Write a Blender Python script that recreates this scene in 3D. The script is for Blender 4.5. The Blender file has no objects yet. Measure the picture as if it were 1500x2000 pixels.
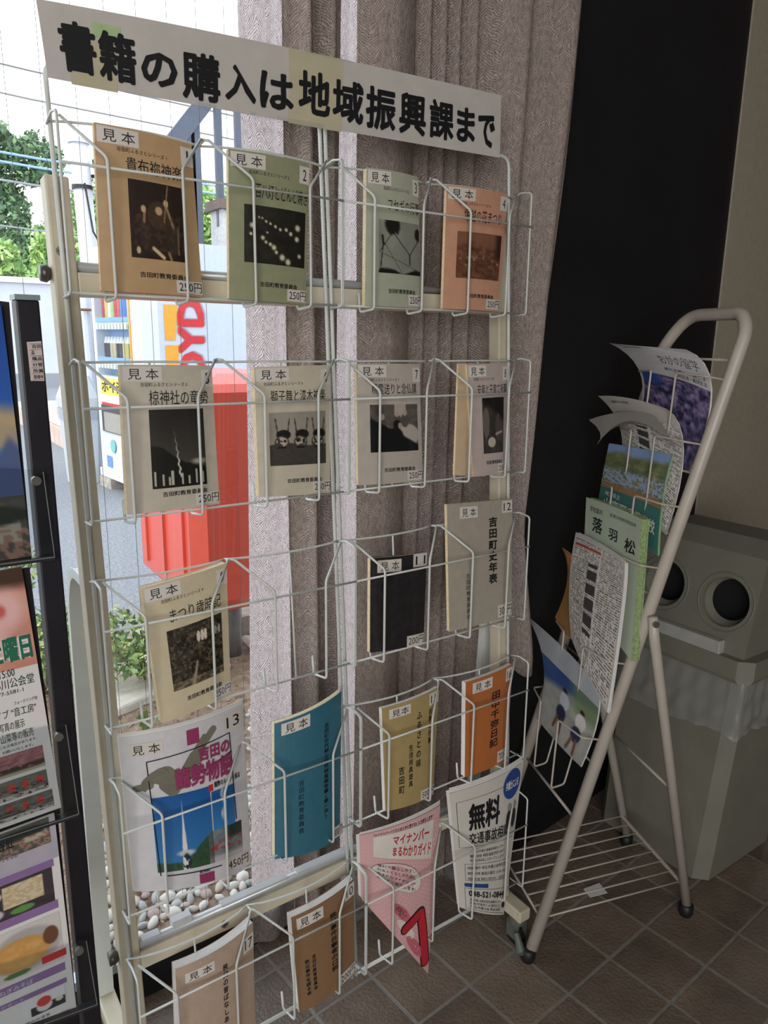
import bpy, math, random
import numpy as np
from mathutils import Vector, Matrix
random.seed(7); RNG = np.random.RandomState(7)
SC = bpy.context.scene
COL = SC.collection
# ------------------------------------------------------------------ camera
F_PX, CX, CY, CAM_H = 1444.0, 750.0, 1000.0, 1.37
def _n(a):
    a = np.array(a, float); return a / np.linalg.norm(a)
_Z = -_n([-100, 6200, F_PX])
_X = np.array([2110.0, -300.0, F_PX]); _X = _n(_X - _X.dot(_Z) * _Z)
_Y = np.cross(_Z, _X)
CM = np.array([_X, _Y, _Z])                      # world = CM @ (right, down, forward)
CAM = np.array([0, 0, CAM_H])
cd = bpy.data.cameras.new('camera'); cam = bpy.data.objects.new('camera', cd); COL.objects.link(cam)
r_, u_, b_ = CM @ [1, 0, 0], CM @ [0, -1, 0], CM @ [0, 0, -1]
cam.matrix_world = Matrix(((r_[0], u_[0], b_[0], 0), (r_[1], u_[1], b_[1], 0), (r_[2], u_[2], b_[2], CAM_H), (0, 0, 0, 1)))
cd.sensor_fit = 'VERTICAL'; cd.sensor_height = 24; cd.lens = F_PX * 24 / 2000
cd.clip_start = 0.02; cd.clip_end = 300
SC.camera = cam
# ------------------------------------------------------------------ world, sun, exposure
SC.view_settings.view_transform = 'Standard'; SC.view_settings.look = 'None'
SC.view_settings.exposure = 0.0; SC.view_settings.gamma = 1; SC.view_settings.use_curve_mapping = False
W = bpy.data.worlds.new('sky'); SC.world = W; W.use_nodes = True
nt = W.node_tree; nt.nodes.clear()
wo = nt.nodes.new('ShaderNodeOutputWorld'); bg = nt.nodes.new('ShaderNodeBackground')
tc = nt.nodes.new('ShaderNodeTexCoord'); sx = nt.nodes.new('ShaderNodeSeparateXYZ'); rp = nt.nodes.new('ShaderNodeValToRGB')
nt.links.new(tc.outputs['Generated'], sx.inputs[0]); nt.links.new(sx.outputs['Z'], rp.inputs[0])
rp.color_ramp.elements[0].position = 0.0; rp.color_ramp.elements[0].color = (1.0, 1.0, 1.0, 1)
rp.color_ramp.elements[1].position = 0.9; rp.color_ramp.elements[1].color = (0.74, 0.86, 1.0, 1)
nt.links.new(rp.outputs[0], bg.inputs[0]); bg.inputs[1].default_value = 2.5
nt.links.new(bg.outputs[0], wo.inputs[0])
sl = bpy.data.lights.new('sun', 'SUN'); sl.energy = 1.6; sl.angle = 0.5; sl.color = (1.0, 0.96, 0.9)
so = bpy.data.objects.new('sun', sl); COL.objects.link(so)
so.rotation_euler = Vector((-0.75, -0.25, 1.0)).to_track_quat('Z', 'Y').to_euler()
def area(name, loc, target, sx_, sy_, e, col=(1, 1, 1)):
    l = bpy.data.lights.new(name, 'AREA'); l.shape = 'RECTANGLE'; l.size = sx_; l.size_y = sy_; l.energy = e; l.color = col
    o = bpy.data.objects.new(name, l); COL.objects.link(o); o.location = loc
    o.rotation_euler = (Vector(loc) - Vector(target)).to_track_quat('Z', 'Y').to_euler(); return o
# added fill light behind and left of the camera; no entrance known there
area('left_rear_fill', (-2.0, -1.9, 1.6), (0.9, 1.2, 0.8), 3.2, 2.2, 118, (1.0, 0.985, 0.96))
# ------------------------------------------------------------------ projection helpers (pixel -> place on a real plane)
def ray(px, py): return CM @ np.array([px - CX, py - CY, F_PX]) / F_PX
def onpl(px, py, P, n):
    r = ray(px, py); P = np.array(P, float); n = np.array(n, float)
    return CAM + r * ((P - CAM).dot(n) / r.dot(n))
def aty(px, py, y): return onpl(px, py, (0, y, 0), (0, 1, 0))
def flr(px, py, z=0.0): return onpl(px, py, (0, 0, z), (0, 0, 1))
LEAN = math.radians(4.2)
RO = np.array([0.2453, 1.0820, 1.5869])          # rack origin: top left of the front wires
RU = np.array([1.0, 0, 0]); RV = np.array([0, math.sin(LEAN), math.cos(LEAN)]); RN = np.array([0, -math.cos(LEAN), math.sin(LEAN)])
def rk(u, v, w=0.0): return RO + u * RU + v * RV + w * RN
def onr(px, py, w): return onpl(px, py, RO + w * RN, RN)
# ------------------------------------------------------------------ materials
def lin(c):
    return tuple(((x / 255) / 12.92 if x / 255 <= 0.04045 else ((x / 255 + 0.055) / 1.055) ** 2.4) for x in c) + (1.0,)
def mat(name, rgb, rough=0.6, var=0.08, scale=30.0, bump=0.0, metal=0.0, coat=0.0, spec=0.5, bscale=None, detail=4):
    m = bpy.data.materials.get(name)
    if m: return m
    m = bpy.data.materials.new(name); m.use_nodes = True; t = m.node_tree; b = t.nodes['Principled BSDF']
    c = lin(rgb)
    tx = t.nodes.new('ShaderNodeTexCoord'); nz = t.nodes.new('ShaderNodeTexNoise'); nz.inputs['Scale'].default_value = scale; nz.inputs['Detail'].default_value = detail
    t.links.new(tx.outputs['Object'], nz.inputs['Vector'])
    r = t.nodes.new('ShaderNodeValToRGB'); r.color_ramp.elements[0].position = 0.3; r.color_ramp.elements[1].position = 0.7
    r.color_ramp.elements[0].color = tuple(max(0, x * (1 - var)) for x in c[:3]) + (1,); r.color_ramp.elements[1].color = tuple(min(1, x * (1 + var)) for x in c[:3]) + (1,)
    t.links.new(nz.outputs['Fac'], r.inputs[0]); t.links.new(r.outputs[0], b.inputs['Base Color'])
    b.inputs['Roughness'].default_value = rough; b.inputs['Metallic'].default_value = metal; b.inputs['Coat Weight'].default_value = coat
    b.inputs['Specular IOR Level'].default_value = spec
    if coat: b.inputs['Coat Roughness'].default_value = 0.12
    if bump:
        n2 = t.nodes.new('ShaderNodeTexNoise'); n2.inputs['Scale'].default_value = bscale or scale * 2; n2.inputs['Detail'].default_value = 6
        t.links.new(tx.outputs['Object'], n2.inputs['Vector'])
        bp = t.nodes.new('ShaderNodeBump'); bp.inputs['Strength'].default_value = bump; bp.inputs['Distance'].default_value = 0.01
        t.links.new(n2.outputs['Fac'], bp.inputs['Height']); t.links.new(bp.outputs[0], b.inputs['Normal'])
    return m
def M(rgb, rough=0.6, **k):
    return mat('paint_%02x%02x%02x_%d' % (rgb[0], rgb[1], rgb[2], int(rough * 100)), rgb, rough, **k)
def vcol_mat(name, rough=0.45, coat=0.0):
    m = bpy.data.materials.get(name)
    if m: return m
    m = bpy.data.materials.new(name); m.use_nodes = True; t = m.node_tree; b = t.nodes['Principled BSDF']
    a = t.nodes.new('ShaderNodeVertexColor'); a.layer_name = 'col'
    t.links.new(a.outputs['Color'], b.inputs['Base Color']); b.inputs['Roughness'].default_value = rough; b.inputs['Coat Weight'].default_value = coat
    return m
def glass_mat(name, tint=(1, 1, 1), refl=0.9, rough=0.0, ior=1.45):
    m = bpy.data.materials.get(name)
    if m: return m
    m = bpy.data.materials.new(name); m.use_nodes = True; t = m.node_tree; t.nodes.clear()
    o = t.nodes.new('ShaderNodeOutputMaterial'); mx = t.nodes.new('ShaderNodeMixShader'); tr = t.nodes.new('ShaderNodeBsdfTransparent'); gl = t.nodes.new('ShaderNodeBsdfGlossy'); fr = t.nodes.new('ShaderNodeLayerWeight'); pw = t.nodes.new('ShaderNodeMath'); pw.operation = 'POWER'; pw.inputs[1].default_value = 5.0; ma = t.nodes.new('ShaderNodeMath'); ma.operation = 'MULTIPLY_ADD'
    tr.inputs[0].default_value = tint + (1,); gl.inputs['Roughness'].default_value = rough; gl.inputs[0].default_value = (refl, refl, refl, 1); f0 = ((ior - 1) / (ior + 1)) ** 2; ma.inputs[1].default_value = 1 - f0; ma.inputs[2].default_value = f0
    t.links.new(fr.outputs['Facing'], pw.inputs[0]); t.links.new(pw.outputs[0], ma.inputs[0]); t.links.new(ma.outputs[0], mx.inputs[0]); t.links.new(tr.outputs[0], mx.inputs[1]); t.links.new(gl.outputs[0], mx.inputs[2]); t.links.new(mx.outputs[0], o.inputs[0])
    return m
WIRE = mat('white_coated_wire', (206, 210, 206), 0.35, var=0.05)
CREAM = mat('cream_steel', (196, 188, 166), 0.45, var=0.05, scale=40)
INK = mat('black_ink', (22, 22, 26), 0.55, var=0.05)
PAPER = mat('page_paper', (226, 208, 170), 0.8, var=0.12, scale=200)
WPAPER = mat('white_paper', (222, 220, 218), 0.7, var=0.03)
STICK = mat('label_paper', (214, 208, 200), 0.5, var=0.02)
PRINT = vcol_mat('photo_print', 0.4, 0.15)
LEAF = vcol_mat('leaf_colours', 0.6)
# ------------------------------------------------------------------ object helpers
def thing(name, label, cat, loc, group=None):
    o = bpy.data.objects.new(name, None); COL.objects.link(o); o.location = Vector(loc); o.empty_display_size = 0.05
    o['label'] = label; o['category'] = cat
    if group: o['group'] = group
    return o
def tag(o, label, cat, group=None, kind=None):
    o['label'] = label; o['category'] = cat
    if group: o['group'] = group
    if kind: o['kind'] = kind
    return o
def orgof(o):
    p = Vector((0, 0, 0))
    while o is not None: p = p + o.location; o = o.parent
    return p
def mk(name, verts, faces, m, parent=None, kind=None, smooth=False, loc=None, cols=None, midx=None):
    """verts in world space; the object sits under its parent"""
    me = bpy.data.meshes.new(name)
    v = np.array(verts, float).reshape(-1, 3)
    if parent is not None: base = orgof(parent)
    else: base = Vector((0, 0, 0))
    l = Vector((0, 0, 0))
    if loc is not None: l = Vector(loc) - base
    off = base + l
    v = v - np.array(off)
    me.from_pydata(v.tolist(), [], [tuple(int(i) for i in f) for f in faces])
    for mm in (m if isinstance(m, (list, tuple)) else [m]): me.materials.append(mm)
    if midx is not None: me.polygons.foreach_set('material_index', list(midx))
    if smooth: me.polygons.foreach_set('use_smooth', [True] * len(me.polygons))
    if cols is not None:
        a = me.color_attributes.new('col', 'FLOAT_COLOR', 'POINT'); c = np.ones((len(v), 4)); c[:, :3] = cols; a.data.foreach_set('color', c.ravel())
    me.update()
    o = bpy.data.objects.new(name, me); COL.objects.link(o); o.location = l
    if parent is not None: o.parent = parent
    if kind: o['kind'] = kind
    return o
class MB:
    def __init__(s): s.v = []; s.f = []; s.mi = []; s.c = []
    def add(s, v, f, mi=0, col=None):
        b = len(s.v); s.v += [tuple(x) for x in v]; s.f += [tuple(i + b for i in q) for q in f]; s.mi += [mi] * len(f)
        if col is not None: s.c += [col] * len(v)
        return s
    def box(s, lo, hi, mi=0, R=None, o=None, col=None):
        x0, y0, z0 = lo; x1, y1, z1 = hi
        v = [(x0, y0, z0), (x1, y0, z0), (x1, y1, z0), (x0, y1, z0), (x0, y0, z1), (x1, y0, z1), (x1, y1, z1), (x0, y1, z1)]
        if R is not None: v = [tuple(np.array(o) + R @ np.array(q)) for q in v]
        return s.add(v, [(0, 3, 2, 1), (4, 5, 6, 7), (0, 1, 5, 4), (1, 2, 6, 5), (2, 3, 7, 6), (3, 0, 4, 7)], mi, col)
    def tube(s, pts, r, n=8, mi=0, caps=True, closed=False):
        P = [np.array(p, float) for p in pts]; L = len(P); rings = []
        up = None
        for i, p in enumerate(P):
            a = P[(i - 1) % L] if (i > 0 or closed) else p; c = P[(i + 1) % L] if (i < L - 1 or closed) else p
            t = c - a; t /= max(1e-9, np.linalg.norm(t))
            if up is None:
                up = np.array([0, 0, 1.0]) if abs(t[2]) < 0.9 else np.array([1.0, 0, 0])
            x = np.cross(up, t); x /= max(1e-9, np.linalg.norm(x)); y = np.cross(t, x); up = y
            # widen at bends so the tube keeps its width
            if 0 < i < L - 1:
                d = (P[i] - P[i - 1]) / max(1e-9, np.linalg.norm(P[i] - P[i - 1])); k = 1 / max(0.5, abs(d.dot(t)))
            else: k = 1
            rr = r[i] if isinstance(r, (list, tuple)) else r
            rings.append([p + rr * (math.cos(2 * math.pi * j / n) * x + math.sin(2 * math.pi * j / n) * y) for j in range(n)])
        v = [q for R_ in rings for q in R_]; f = []
        for i in range(L if closed else L - 1):
            for j in range(n):
                a = i * n + j; b = i * n + (j + 1) % n; c = ((i + 1) % L) * n + (j + 1) % n; d = ((i + 1) % L) * n + j
                f.append((a, b, c, d))
        if caps and not closed:
            f.append(tuple(range(n))[::-1]); f.append(tuple((L - 1) * n + j for j in range(n)))
        return s.add(v, f, mi)
    def build(s, name, m, parent=None, kind=None, smooth=False, loc=None):
        return mk(name, s.v, s.f, m, parent, kind, smooth, loc, cols=(np.array(s.c) if s.c else None), midx=s.mi)
def rounded(pts, rad=0.012, n=4):
    """polyline with filleted bends"""
    P = [np.array(p, float) for p in pts]; out = [P[0]]
    for i in range(1, len(P) - 1):
        a = P[i - 1] - P[i]; b = P[i + 1] - P[i]; la, lb = np.linalg.norm(a), np.linalg.norm(b); d = min(rad, la * .45, lb * .45)
        p0 = P[i] + a / la * d; p1 = P[i] + b / lb * d
        for k in range(n + 1):
            t = k / n; out.append((1 - t) ** 2 * p0 + 2 * t * (1 - t) * P[i] + t * t * p1)
    out.append(P[-1]); return out
def bevel(o, w, seg=2):
    md = o.modifiers.new('bevel', 'BEVEL'); md.width = w; md.segments = seg; md.limit_method = 'ANGLE'; return o
# ------------------------------------------------------------------ surfaces for printed matter
class Patch:
    """sheet through 4 corners (tl, tr, br, bl) or a 3x3 grid, bowed towards n; a: left-right 0..1, t: top-bottom 0..1"""
    def __init__(s, pts, n, bow=0.0, curl=0.0):
        s.n = np.array(n, float); s.bow = bow; s.curl = curl
        P = [np.array(p, float) for p in pts]
        if len(P) == 4:
            tl, tr, br, bl = P; m = lambda a, b: (a + b) / 2
            P = [tl, m(tl, tr), tr, m(tl, bl), (tl + tr + br + bl) / 4, m(tr, br), bl, m(bl, br), br]
        s.P = np.array(P).reshape(3, 3, 3)
        s.w = np.linalg.norm(s.P[1, 2] - s.P[1, 0]); s.h = np.linalg.norm(s.P[2, 1] - s.P[0, 1])
    def __call__(s, a, t, lift=0.0):
        a = np.asarray(a, float); t = np.asarray(t, float)
        def q(x): return np.stack([(1 - x) * (1 - 2 * x), 4 * x * (1 - x), x * (2 * x - 1)], -1)
        p = np.einsum('...i,...j,ijk->...k', q(t), q(a), s.P)
        w = s.bow * (1 - (2 * a - 1) ** 2) - s.curl * np.clip(a - .55, 0, None) ** 2 * 4 + lift
        return p + w[..., None] * s.n
def sheet(S, name, m, parent, a0=0, t0=0, a1=1, t1=1, lift=0.0, nx=12, ny=6, fn=None, seed=0):
    A, T = np.meshgrid(np.linspace(a0, a1, nx + 1), np.linspace(t0, t1, ny + 1)); v = S(A, T, lift).reshape(-1, 3)
    f = [(j * (nx + 1) + i, (j + 1) * (nx + 1) + i, (j + 1) * (nx + 1) + i + 1, j * (nx + 1) + i + 1) for j in range(ny) for i in range(nx)]
    cols = None
    if fn is not None:
        x = (A.ravel() - a0) / (a1 - a0); y = (T.ravel() - t0) / (t1 - t0)
        c = np.clip(fn(x, y), 0, 1); cols = np.where(c <= .04045, c / 12.92, ((c + .055) / 1.055) ** 2.4)
    return mk(name, v, f, m, parent, smooth=True, cols=cols)
def slab(S, lo, hi, m, name, parent, nx=12, ny=4, inset=(0, 0, 0, 0), layers=1, jit=0.0):
    """solid sheet block between offsets lo..hi (behind the cover); layers gives visible leaf bundles"""
    b = MB()
    for k in range(layers):
        w0 = lo + (hi - lo) * k / layers; w1 = lo + (hi - lo) * (k + 0.93) / layers
        ja = random.uniform(-jit, jit); jt = random.uniform(-jit, jit) * .5; il, ir, it, ib = inset
        a = np.linspace(il + ja, 1 - ir + ja, nx + 1); t = np.linspace(it + jt, 1 - ib + jt, ny + 1); A, T = np.meshgrid(a, t)
        v0 = S(A, T, w0).reshape(-1, 3); v1 = S(A, T, w1).reshape(-1, 3); N = (nx + 1) * (ny + 1); f = []
        g = lambda i, j: j * (nx + 1) + i
        for j in range(ny):
            for i in range(nx):
                f.append((g(i, j), g(i + 1, j), g(i + 1, j + 1), g(i, j + 1))); f.append((N + g(i, j), N + g(i, j + 1), N + g(i + 1, j + 1), N + g(i + 1, j)))
        for i in range(nx):
            f.append((g(i, 0), N + g(i, 0), N + g(i + 1, 0), g(i + 1, 0))); f.append((g(i, ny), g(i + 1, ny), N + g(i + 1, ny), N + g(i, ny)))
        for j in range(ny):
            f.append((g(0, j), g(0, j + 1), N + g(0, j + 1), N + g(0, j))); f.append((g(nx, j), N + g(nx, j), N + g(nx, j + 1), g(nx, j + 1)))
        b.add(np.vstack([v0, v1]), f)
    return b.build(name, m, parent)
# lettering -------------------------------------------------------------
_TX = {}
def glyphs(body, bold=0.0, roundness=0.0, res=2):
    k = (body, bold, roundness)
    if k in _TX: return _TX[k]
    cu = bpy.data.curves.new('lettering', 'FONT'); cu.body = body; cu.resolution_u = res; cu.space_line = 1.12; cu.fill_mode = 'FRONT'
    cu.align_x = 'CENTER' if '\n' in body else 'LEFT'
    o = bpy.data.objects.new('lettering', cu); COL.objects.link(o)
    dg = bpy.context.evaluated_depsgraph_get(); dg.update()
    me = o.evaluated_get(dg).to_mesh(); v = np.array([x.co[:] for x in me.vertices]).reshape(-1, 3); f = [tuple(p.vertices) for p in me.polygons]
    o.evaluated_get(dg).to_mesh_clear(); COL.objects.unlink(o); bpy.data.objects.remove(o); bpy.data.curves.remove(cu)
    if len(v) and bold > 0.012:
        n = 8 if bold > .03 else 4; V = []; F2 = []
        for k in range(n):
            a = 2 * math.pi * (k + .5) / n; V.append(v + np.array([bold * math.cos(a), bold * math.sin(a), 0]) + np.array([0, 0, .00002 * (k + 1)])); F2 += [tuple(i + k * len(v) for i in q) for q in f]
        v = np.vstack(V); f = F2
    if len(v):
        zz = v[:, 2].copy(); lo = v.min(0); hi = v.max(0); v = (v - lo) / np.maximum(hi - lo, 1e-6); v[:, 2] = zz
    _TX[k] = (v, f); return _TX[k]
def stroke(S, cv, pts, wa, m, lift, name):
    b = MB(); Pn = [S(np.array(a), np.array(t_), lift) for a, t_ in pts]
    for i, p in enumerate(Pn):
        u = Pn[min(i + 1, len(Pn) - 1)] - Pn[max(i - 1, 0)]; u /= np.linalg.norm(u); v = np.cross(S.n, u); k = i * 2e-5 * S.n
        b.add([p + k + wa * (math.cos(q * math.pi / 8) * u + math.sin(q * math.pi / 8) * v) for q in range(16)], [tuple(range(16))])
        if i: 
            a0 = Pn[i - 1]; d_ = p - a0; d_ /= np.linalg.norm(d_); w_ = np.cross(S.n, d_) * wa; k = k + 1e-5 * S.n; b.add([a0 - w_ + k, p - w_ + k, p + w_ + k, a0 + w_ + k], [(0, 1, 2, 3)])
    b.build(name, m, cv)
def vert(s): return '\n'.join(s)
def letters(S, body, a0, t0, a1, t1, lift=0.0007, bold=0.0, roundness=0.0, slant=0.0):
    v, f = glyphs(body, bold, roundness)
    a = a0 + v[:, 0] * (a1 - a0) + slant * v[:, 1] * (a1 - a0); t = t1 + (t0 - t1) * v[:, 1]
    return S(a, t, lift) + v[:, 2:3] * S.n, f
def text(S, parent, body, a0, t0, a1, t1, m=INK, name='lettering', **k):
    v, f = letters(S, body, a0, t0, a1, t1, **k); return mk(name, v, f, m, parent)
def sticker(S, parent, name, a0, t0, a1, t1, body, box, m=STICK, bold=0.0, ink=INK):
    s = sheet(S, name, m, parent, a0, t0, a1, t1, 0.0006, 6, 1)
    text(S, s, body, *box, m=ink, bold=bold, lift=0.0011); return s
# picture functions -----------------------------------------------------
def hsh(ix, iy, s): 
    h = np.sin(ix * 127.1 + iy * 311.7 + s * 74.7) * 43758.5453; return h - np.floor(h)
def vn(x, y, f, s=0):
    x = x * f; y = y * f; ix = np.floor(x); iy = np.floor(y); u = x - ix; v = y - iy; u = u * u * (3 - 2 * u); v = v * v * (3 - 2 * v)
    return (hsh(ix, iy, s) * (1 - u) + hsh(ix + 1, iy, s) * u) * (1 - v) + (hsh(ix, iy + 1, s) * (1 - u) + hsh(ix + 1, iy + 1, s) * u) * v
def fbm(x, y, f, s=0): return .5 * vn(x, y, f, s) + .3 * vn(x, y, f * 2.1, s + 1) + .2 * vn(x, y, f * 4.3, s + 2)
def C3(c): return np.array(c, float) / 255
def base(x, c, c2=None, n=None):
    o = np.tile(C3(c), (len(x), 1))
    if c2 is not None: o = o * (1 - n[:, None]) + C3(c2) * n[:, None]
    return o
def put(o, m, c):
    m = np.clip(m, 0, 1)[:, None]; return o * (1 - m) + (C3(c) if not isinstance(c, np.ndarray) else c) * m
def ell(x, y, cx, cy, rx, ry, s=.15): return np.clip((1 - np.sqrt(((x - cx) / rx) ** 2 + ((y - cy) / ry) ** 2)) / s, 0, 1)
def seg(x, y, x0, y0, x1, y1, w):
    dx, dy = x1 - x0, y1 - y0; t = np.clip(((x - x0) * dx + (y - y0) * dy) / (dx * dx + dy * dy), 0, 1)
    return np.clip((w - np.hypot(x - x0 - t * dx, y - y0 - t * dy)) / (w * .5), 0, 1)
def pic_dancer(x, y):
    o = base(x, (34, 24, 20), (50, 36, 28), fbm(x, y, 6))
    o = put(o, ell(x, y, .55, .72, .33, .30), (52, 38, 30)); o = put(o, ell(x, y, .52, .42, .22, .2), (70, 52, 38)); o = put(o, ell(x, y, .53, .36, .07, .06), (190, 160, 120))
    o = put(o, ell(x, y, .26, .62, .12, .28) * .7, (60, 46, 38)); o = put(o, seg(x, y, .27, .36, .25, .52, .028), (150, 122, 92)); o = put(o, ell(x, y, .76, .66, .12, .28), (58, 45, 37)); o = put(o, seg(x, y, .68, .3, .79, .55, .028), (150, 124, 94)); o = put(o, seg(x, y, .88, .55, .87, .9, .02), (128, 104, 80)); o = put(o, (vn(x, y, 22) > .62) * (y > .4) * (y < .9) * .5, (84, 66, 50))
    o = put(o, ell(x, y, .25, .36, .05, .05), (200, 170, 130)); o = put(o, ell(x, y, .67, .25, .05, .05), (205, 175, 135)); o = put(o, seg(x, y, .72, .02, .62, .5, .012), (150, 130, 100))
    o = put(o, seg(x, y, .4, .86, .58, .97, .035), (215, 190, 150)); o = put(o, seg(x, y, .68, .9, .72, .99, .03), (150, 120, 90)); return put(o, ell(x, y, .13, .9, .04, .05), (200, 180, 140))
def pic_lanterns(x, y):
    o = base(x, (26, 26, 22), (70, 66, 54), fbm(x, y, 9) * np.clip(1.3 - x * 1.2, 0, 1) * .8)
    for cx, cy, r in [(.22, .2, .02), (.27, .21, .02), (.33, .26, .025), (.4, .29, .025), (.48, .33, .03), (.56, .37, .03), (.66, .36, .035), (.74, .42, .04), (.85, .5, .05), (.28, .55, .04), (.33, .62, .03), (.4, .65, .035), (.46, .7, .05), (.5, .78, .035), (.6, .86, .06), (.7, .93, .06), (.86, .3, .06), (.9, .8, .04), (.12, .35, .05), (.1, .5, .03), (.35, .45, .02)]:
        o = put(o, ell(x, y, cx, cy, r, r * 1.3, .6), (214, 210, 180))
    return o
def pic_rope(x, y):
    o = base(x, (150, 152, 142), (122, 124, 114), fbm(x, y, 3))
    n = fbm(x, y, 22) * .25; o = put(o, ell(x + n * .3, y + n * .3, .35, .12, .2, .22, .3), (24, 26, 22)); o = put(o, ell(x, y + n * .3, .95, .25, .1, .14, .4), (24, 26, 22))
    for s in [(.1, .4, .04, .95, .015), (.32, .2, .02, .6, .01), (.35, .25, .72, .62, .012), (.72, .62, .98, .3, .012), (.05, .62, .95, .92, .006), (.1, .4, .5, .95, .006), (.72, .62, .72, .8, .02), (.08, .3, .1, .45, .03)]: o = put(o, seg(x, y, *s), (34, 34, 30))
    return put(o, np.clip((y - .95 + .05 * np.sin(x * 9) * 1 + .04 * vn(x, y, 14)) * 30, 0, 1), (22, 22, 20))
def pic_field(x, y):
    n = fbm(x, y, 14); o = base(x, (66, 40, 30), (150, 104, 78), n); o = put(o, np.clip((.32 - y + .1 * vn(x, y, 4)) * 6, 0, 1) * .7, (140, 98, 76))
    o = put(o, np.clip((x - .8) * 8, 0, 1) * np.clip((.6 - y) * 8, 0, 1), (60, 36, 28)); return put(o, (n > .66) * np.clip(1 - abs(y - .62) * 7, 0, 1), (196, 150, 120))
def pic_rocket(x, y):
    o = base(x, (44, 42, 40), (84, 80, 72), np.clip(y * 1.1 + fbm(x, y, 4) * .2 - .2, 0, 1))
    h = .50 + .25 * x - .1 * np.exp(-((x - .15) / .2) ** 2) + .03 * vn(x, y * 0, 24); o = put(o, np.clip((y - h) * 60, 0, 1), (26, 27, 24))
    o = put(o, ell(x, y, .88, .68, .2, .05, .6) * (y < h + .05), (170, 166, 150)); cx = .39 + .14 * y + .012 * np.sin(y * 60); w = .004 + .035 * np.clip(y - .25, 0, 1)
    o = put(o, np.clip((w - abs(x - cx)) / .012, 0, 1) * (y > .22) * (y < .88), (214, 208, 190))
    for k, cx in enumerate([.06, .2, .3, .36, .54, .66, .8, .93]): o = put(o, (abs(x - cx) < .018) * (y > .78 + .04 * (k % 3)) * (y < .97), (190, 186, 170))
    return o
def pic_masks(x, y):
    o = base(x, (164, 158, 146), (146, 140, 128), fbm(x, y, 3)); o = put(o, np.clip((y - .6 + .03 * np.sin(x * 6)) * 50, 0, 1), (62, 58, 54)); o = put(o, (y > .63) * vn(x, y, 30) * .4, (96, 90, 84))
    for cx in (.2, .52, .84):
        o = put(o, seg(x, y, cx - .1, .12, cx - .07, .38, .014), (60, 54, 50)); o = put(o, seg(x, y, cx + .13, .12, cx + .1, .38, .014), (60, 54, 50)); o = put(o, ell(x, y, cx + .03, .42, .13, .1), (30, 28, 27)); o = put(o, ell(x, y, cx, .57, .13, .14), (70, 64, 60))
        o = put(o, ell(x, y, cx, .55, .1, .1) * (vn(x, y, 26) > .5), (182, 172, 158)); o = put(o, ell(x, y, cx - .05, .54, .025, .03), (18, 18, 18)); o = put(o, ell(x, y, cx + .05, .54, .025, .03), (18, 18, 18)); o = put(o, seg(x, y, cx - .06, .66, cx + .06, .66, .02), (26, 22, 22))
    return o
def pic_meeting(x, y):
    o = base(x, (60, 56, 54), (120, 112, 106), fbm(x, y, 7)); o = put(o, (abs(x - .6) < .13) * (y < .3), (176, 168, 158)); o = put(o, ell(x, y, .75, .66, .3, .26), (182, 174, 164)); o = put(o, ell(x, y, .2, .58, .2, .2), (160, 150, 142))
    for cx, cy in [(.23, .26), (.53, .2), (.7, .18)]: o = put(o, ell(x, y, cx, cy + .16, .1, .16), (88, 82, 80)); o = put(o, ell(x, y, cx, cy, .05, .07), (176, 158, 144))
    o = put(o, ell(x, y, .5, .78, .19, .32), (26, 24, 26)); o = put(o, ell(x, y, .53, .42, .09, .1), (30, 26, 26)); o = put(o, ell(x, y, .59, .45, .045, .07), (168, 150, 138)); o = put(o, ell(x, y, .85, .88, .06, .06), (24, 24, 26)); return put(o, np.clip((.9 - y + x * .6 - .65) * -20, 0, 1), (24, 24, 26))
def pic_pair(x, y):
    o = base(x, (30, 28, 28), (84, 78, 74), fbm(x, y, 8)); o = put(o, ell(x, y, .15, .45, .16, .3), (104, 96, 90)); o = put(o, ell(x, y, .75, .5, .2, .32), (74, 70, 70)); o = put(o, ell(x, y, .75, .27, .09, .09), (160, 142, 130))
    o = put(o, ell(x, y, .4, .8, .2, .1), (186, 178, 166)); o = put(o, seg(x, y, .6, .66, .9, .62, .03), (170, 150, 136)); return put(o, np.clip((x * .4 + .1 - y) * 8, 0, 1), (24, 22, 24))
def pic_woods(x, y):
    o = base(x, (28, 26, 22), (92, 84, 66), np.clip(fbm(x, y, 15) * 1.4 - .4, 0, 1)); o = put(o, (fbm(x, y, 24, 5) > .6) * .7, (110, 100, 78))
    for cx in (.54, .61, .67): o = put(o, ell(x, y, cx, .24, .035, .1), (216, 202, 186))
    for cx in (.87, .94): o = put(o, ell(x, y, cx, .24, .025, .08), (170, 168, 170))
    o = put(o, np.clip(1 - abs(x - .47 + (y - .7) * .3) / (.02 + .12 * np.clip(y - .62, 0, 1)), 0, 1) * (y > .62), (190, 172, 140)); return put(o, (y > .88) * vn(x, y, 30), (150, 132, 104))
def pic_launch(x, y):
    o = base(x, (28, 92, 160), (62, 130, 190), y); h = .86 + .03 * vn(x, y * 0, 10) - .32 * np.clip((x - .55) * 2, 0, 1) ** .7; o = put(o, np.clip((y - h) * 40, 0, 1), (34, 66, 50)); o = put(o, np.clip((y - h) * 40, 0, 1) * fbm(x, y, 20) * .8, (76, 108, 74))
    w = .008 + .055 * np.clip(y - .12, 0, 1) * (1 + .4 * vn(x * 0, y, 26)); o = put(o, np.clip((w - abs(x - .48)) / .015, 0, 1) * (y > .1), (232, 226, 224)); o = put(o, ell(x, y, .5, .78, .2, .05, .5), (206, 204, 206))
    return put(o, ell(x, y, .5, .9, .09, .13, .3) * (vn(x, y, 26) > .45), (40, 50, 60))
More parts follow.
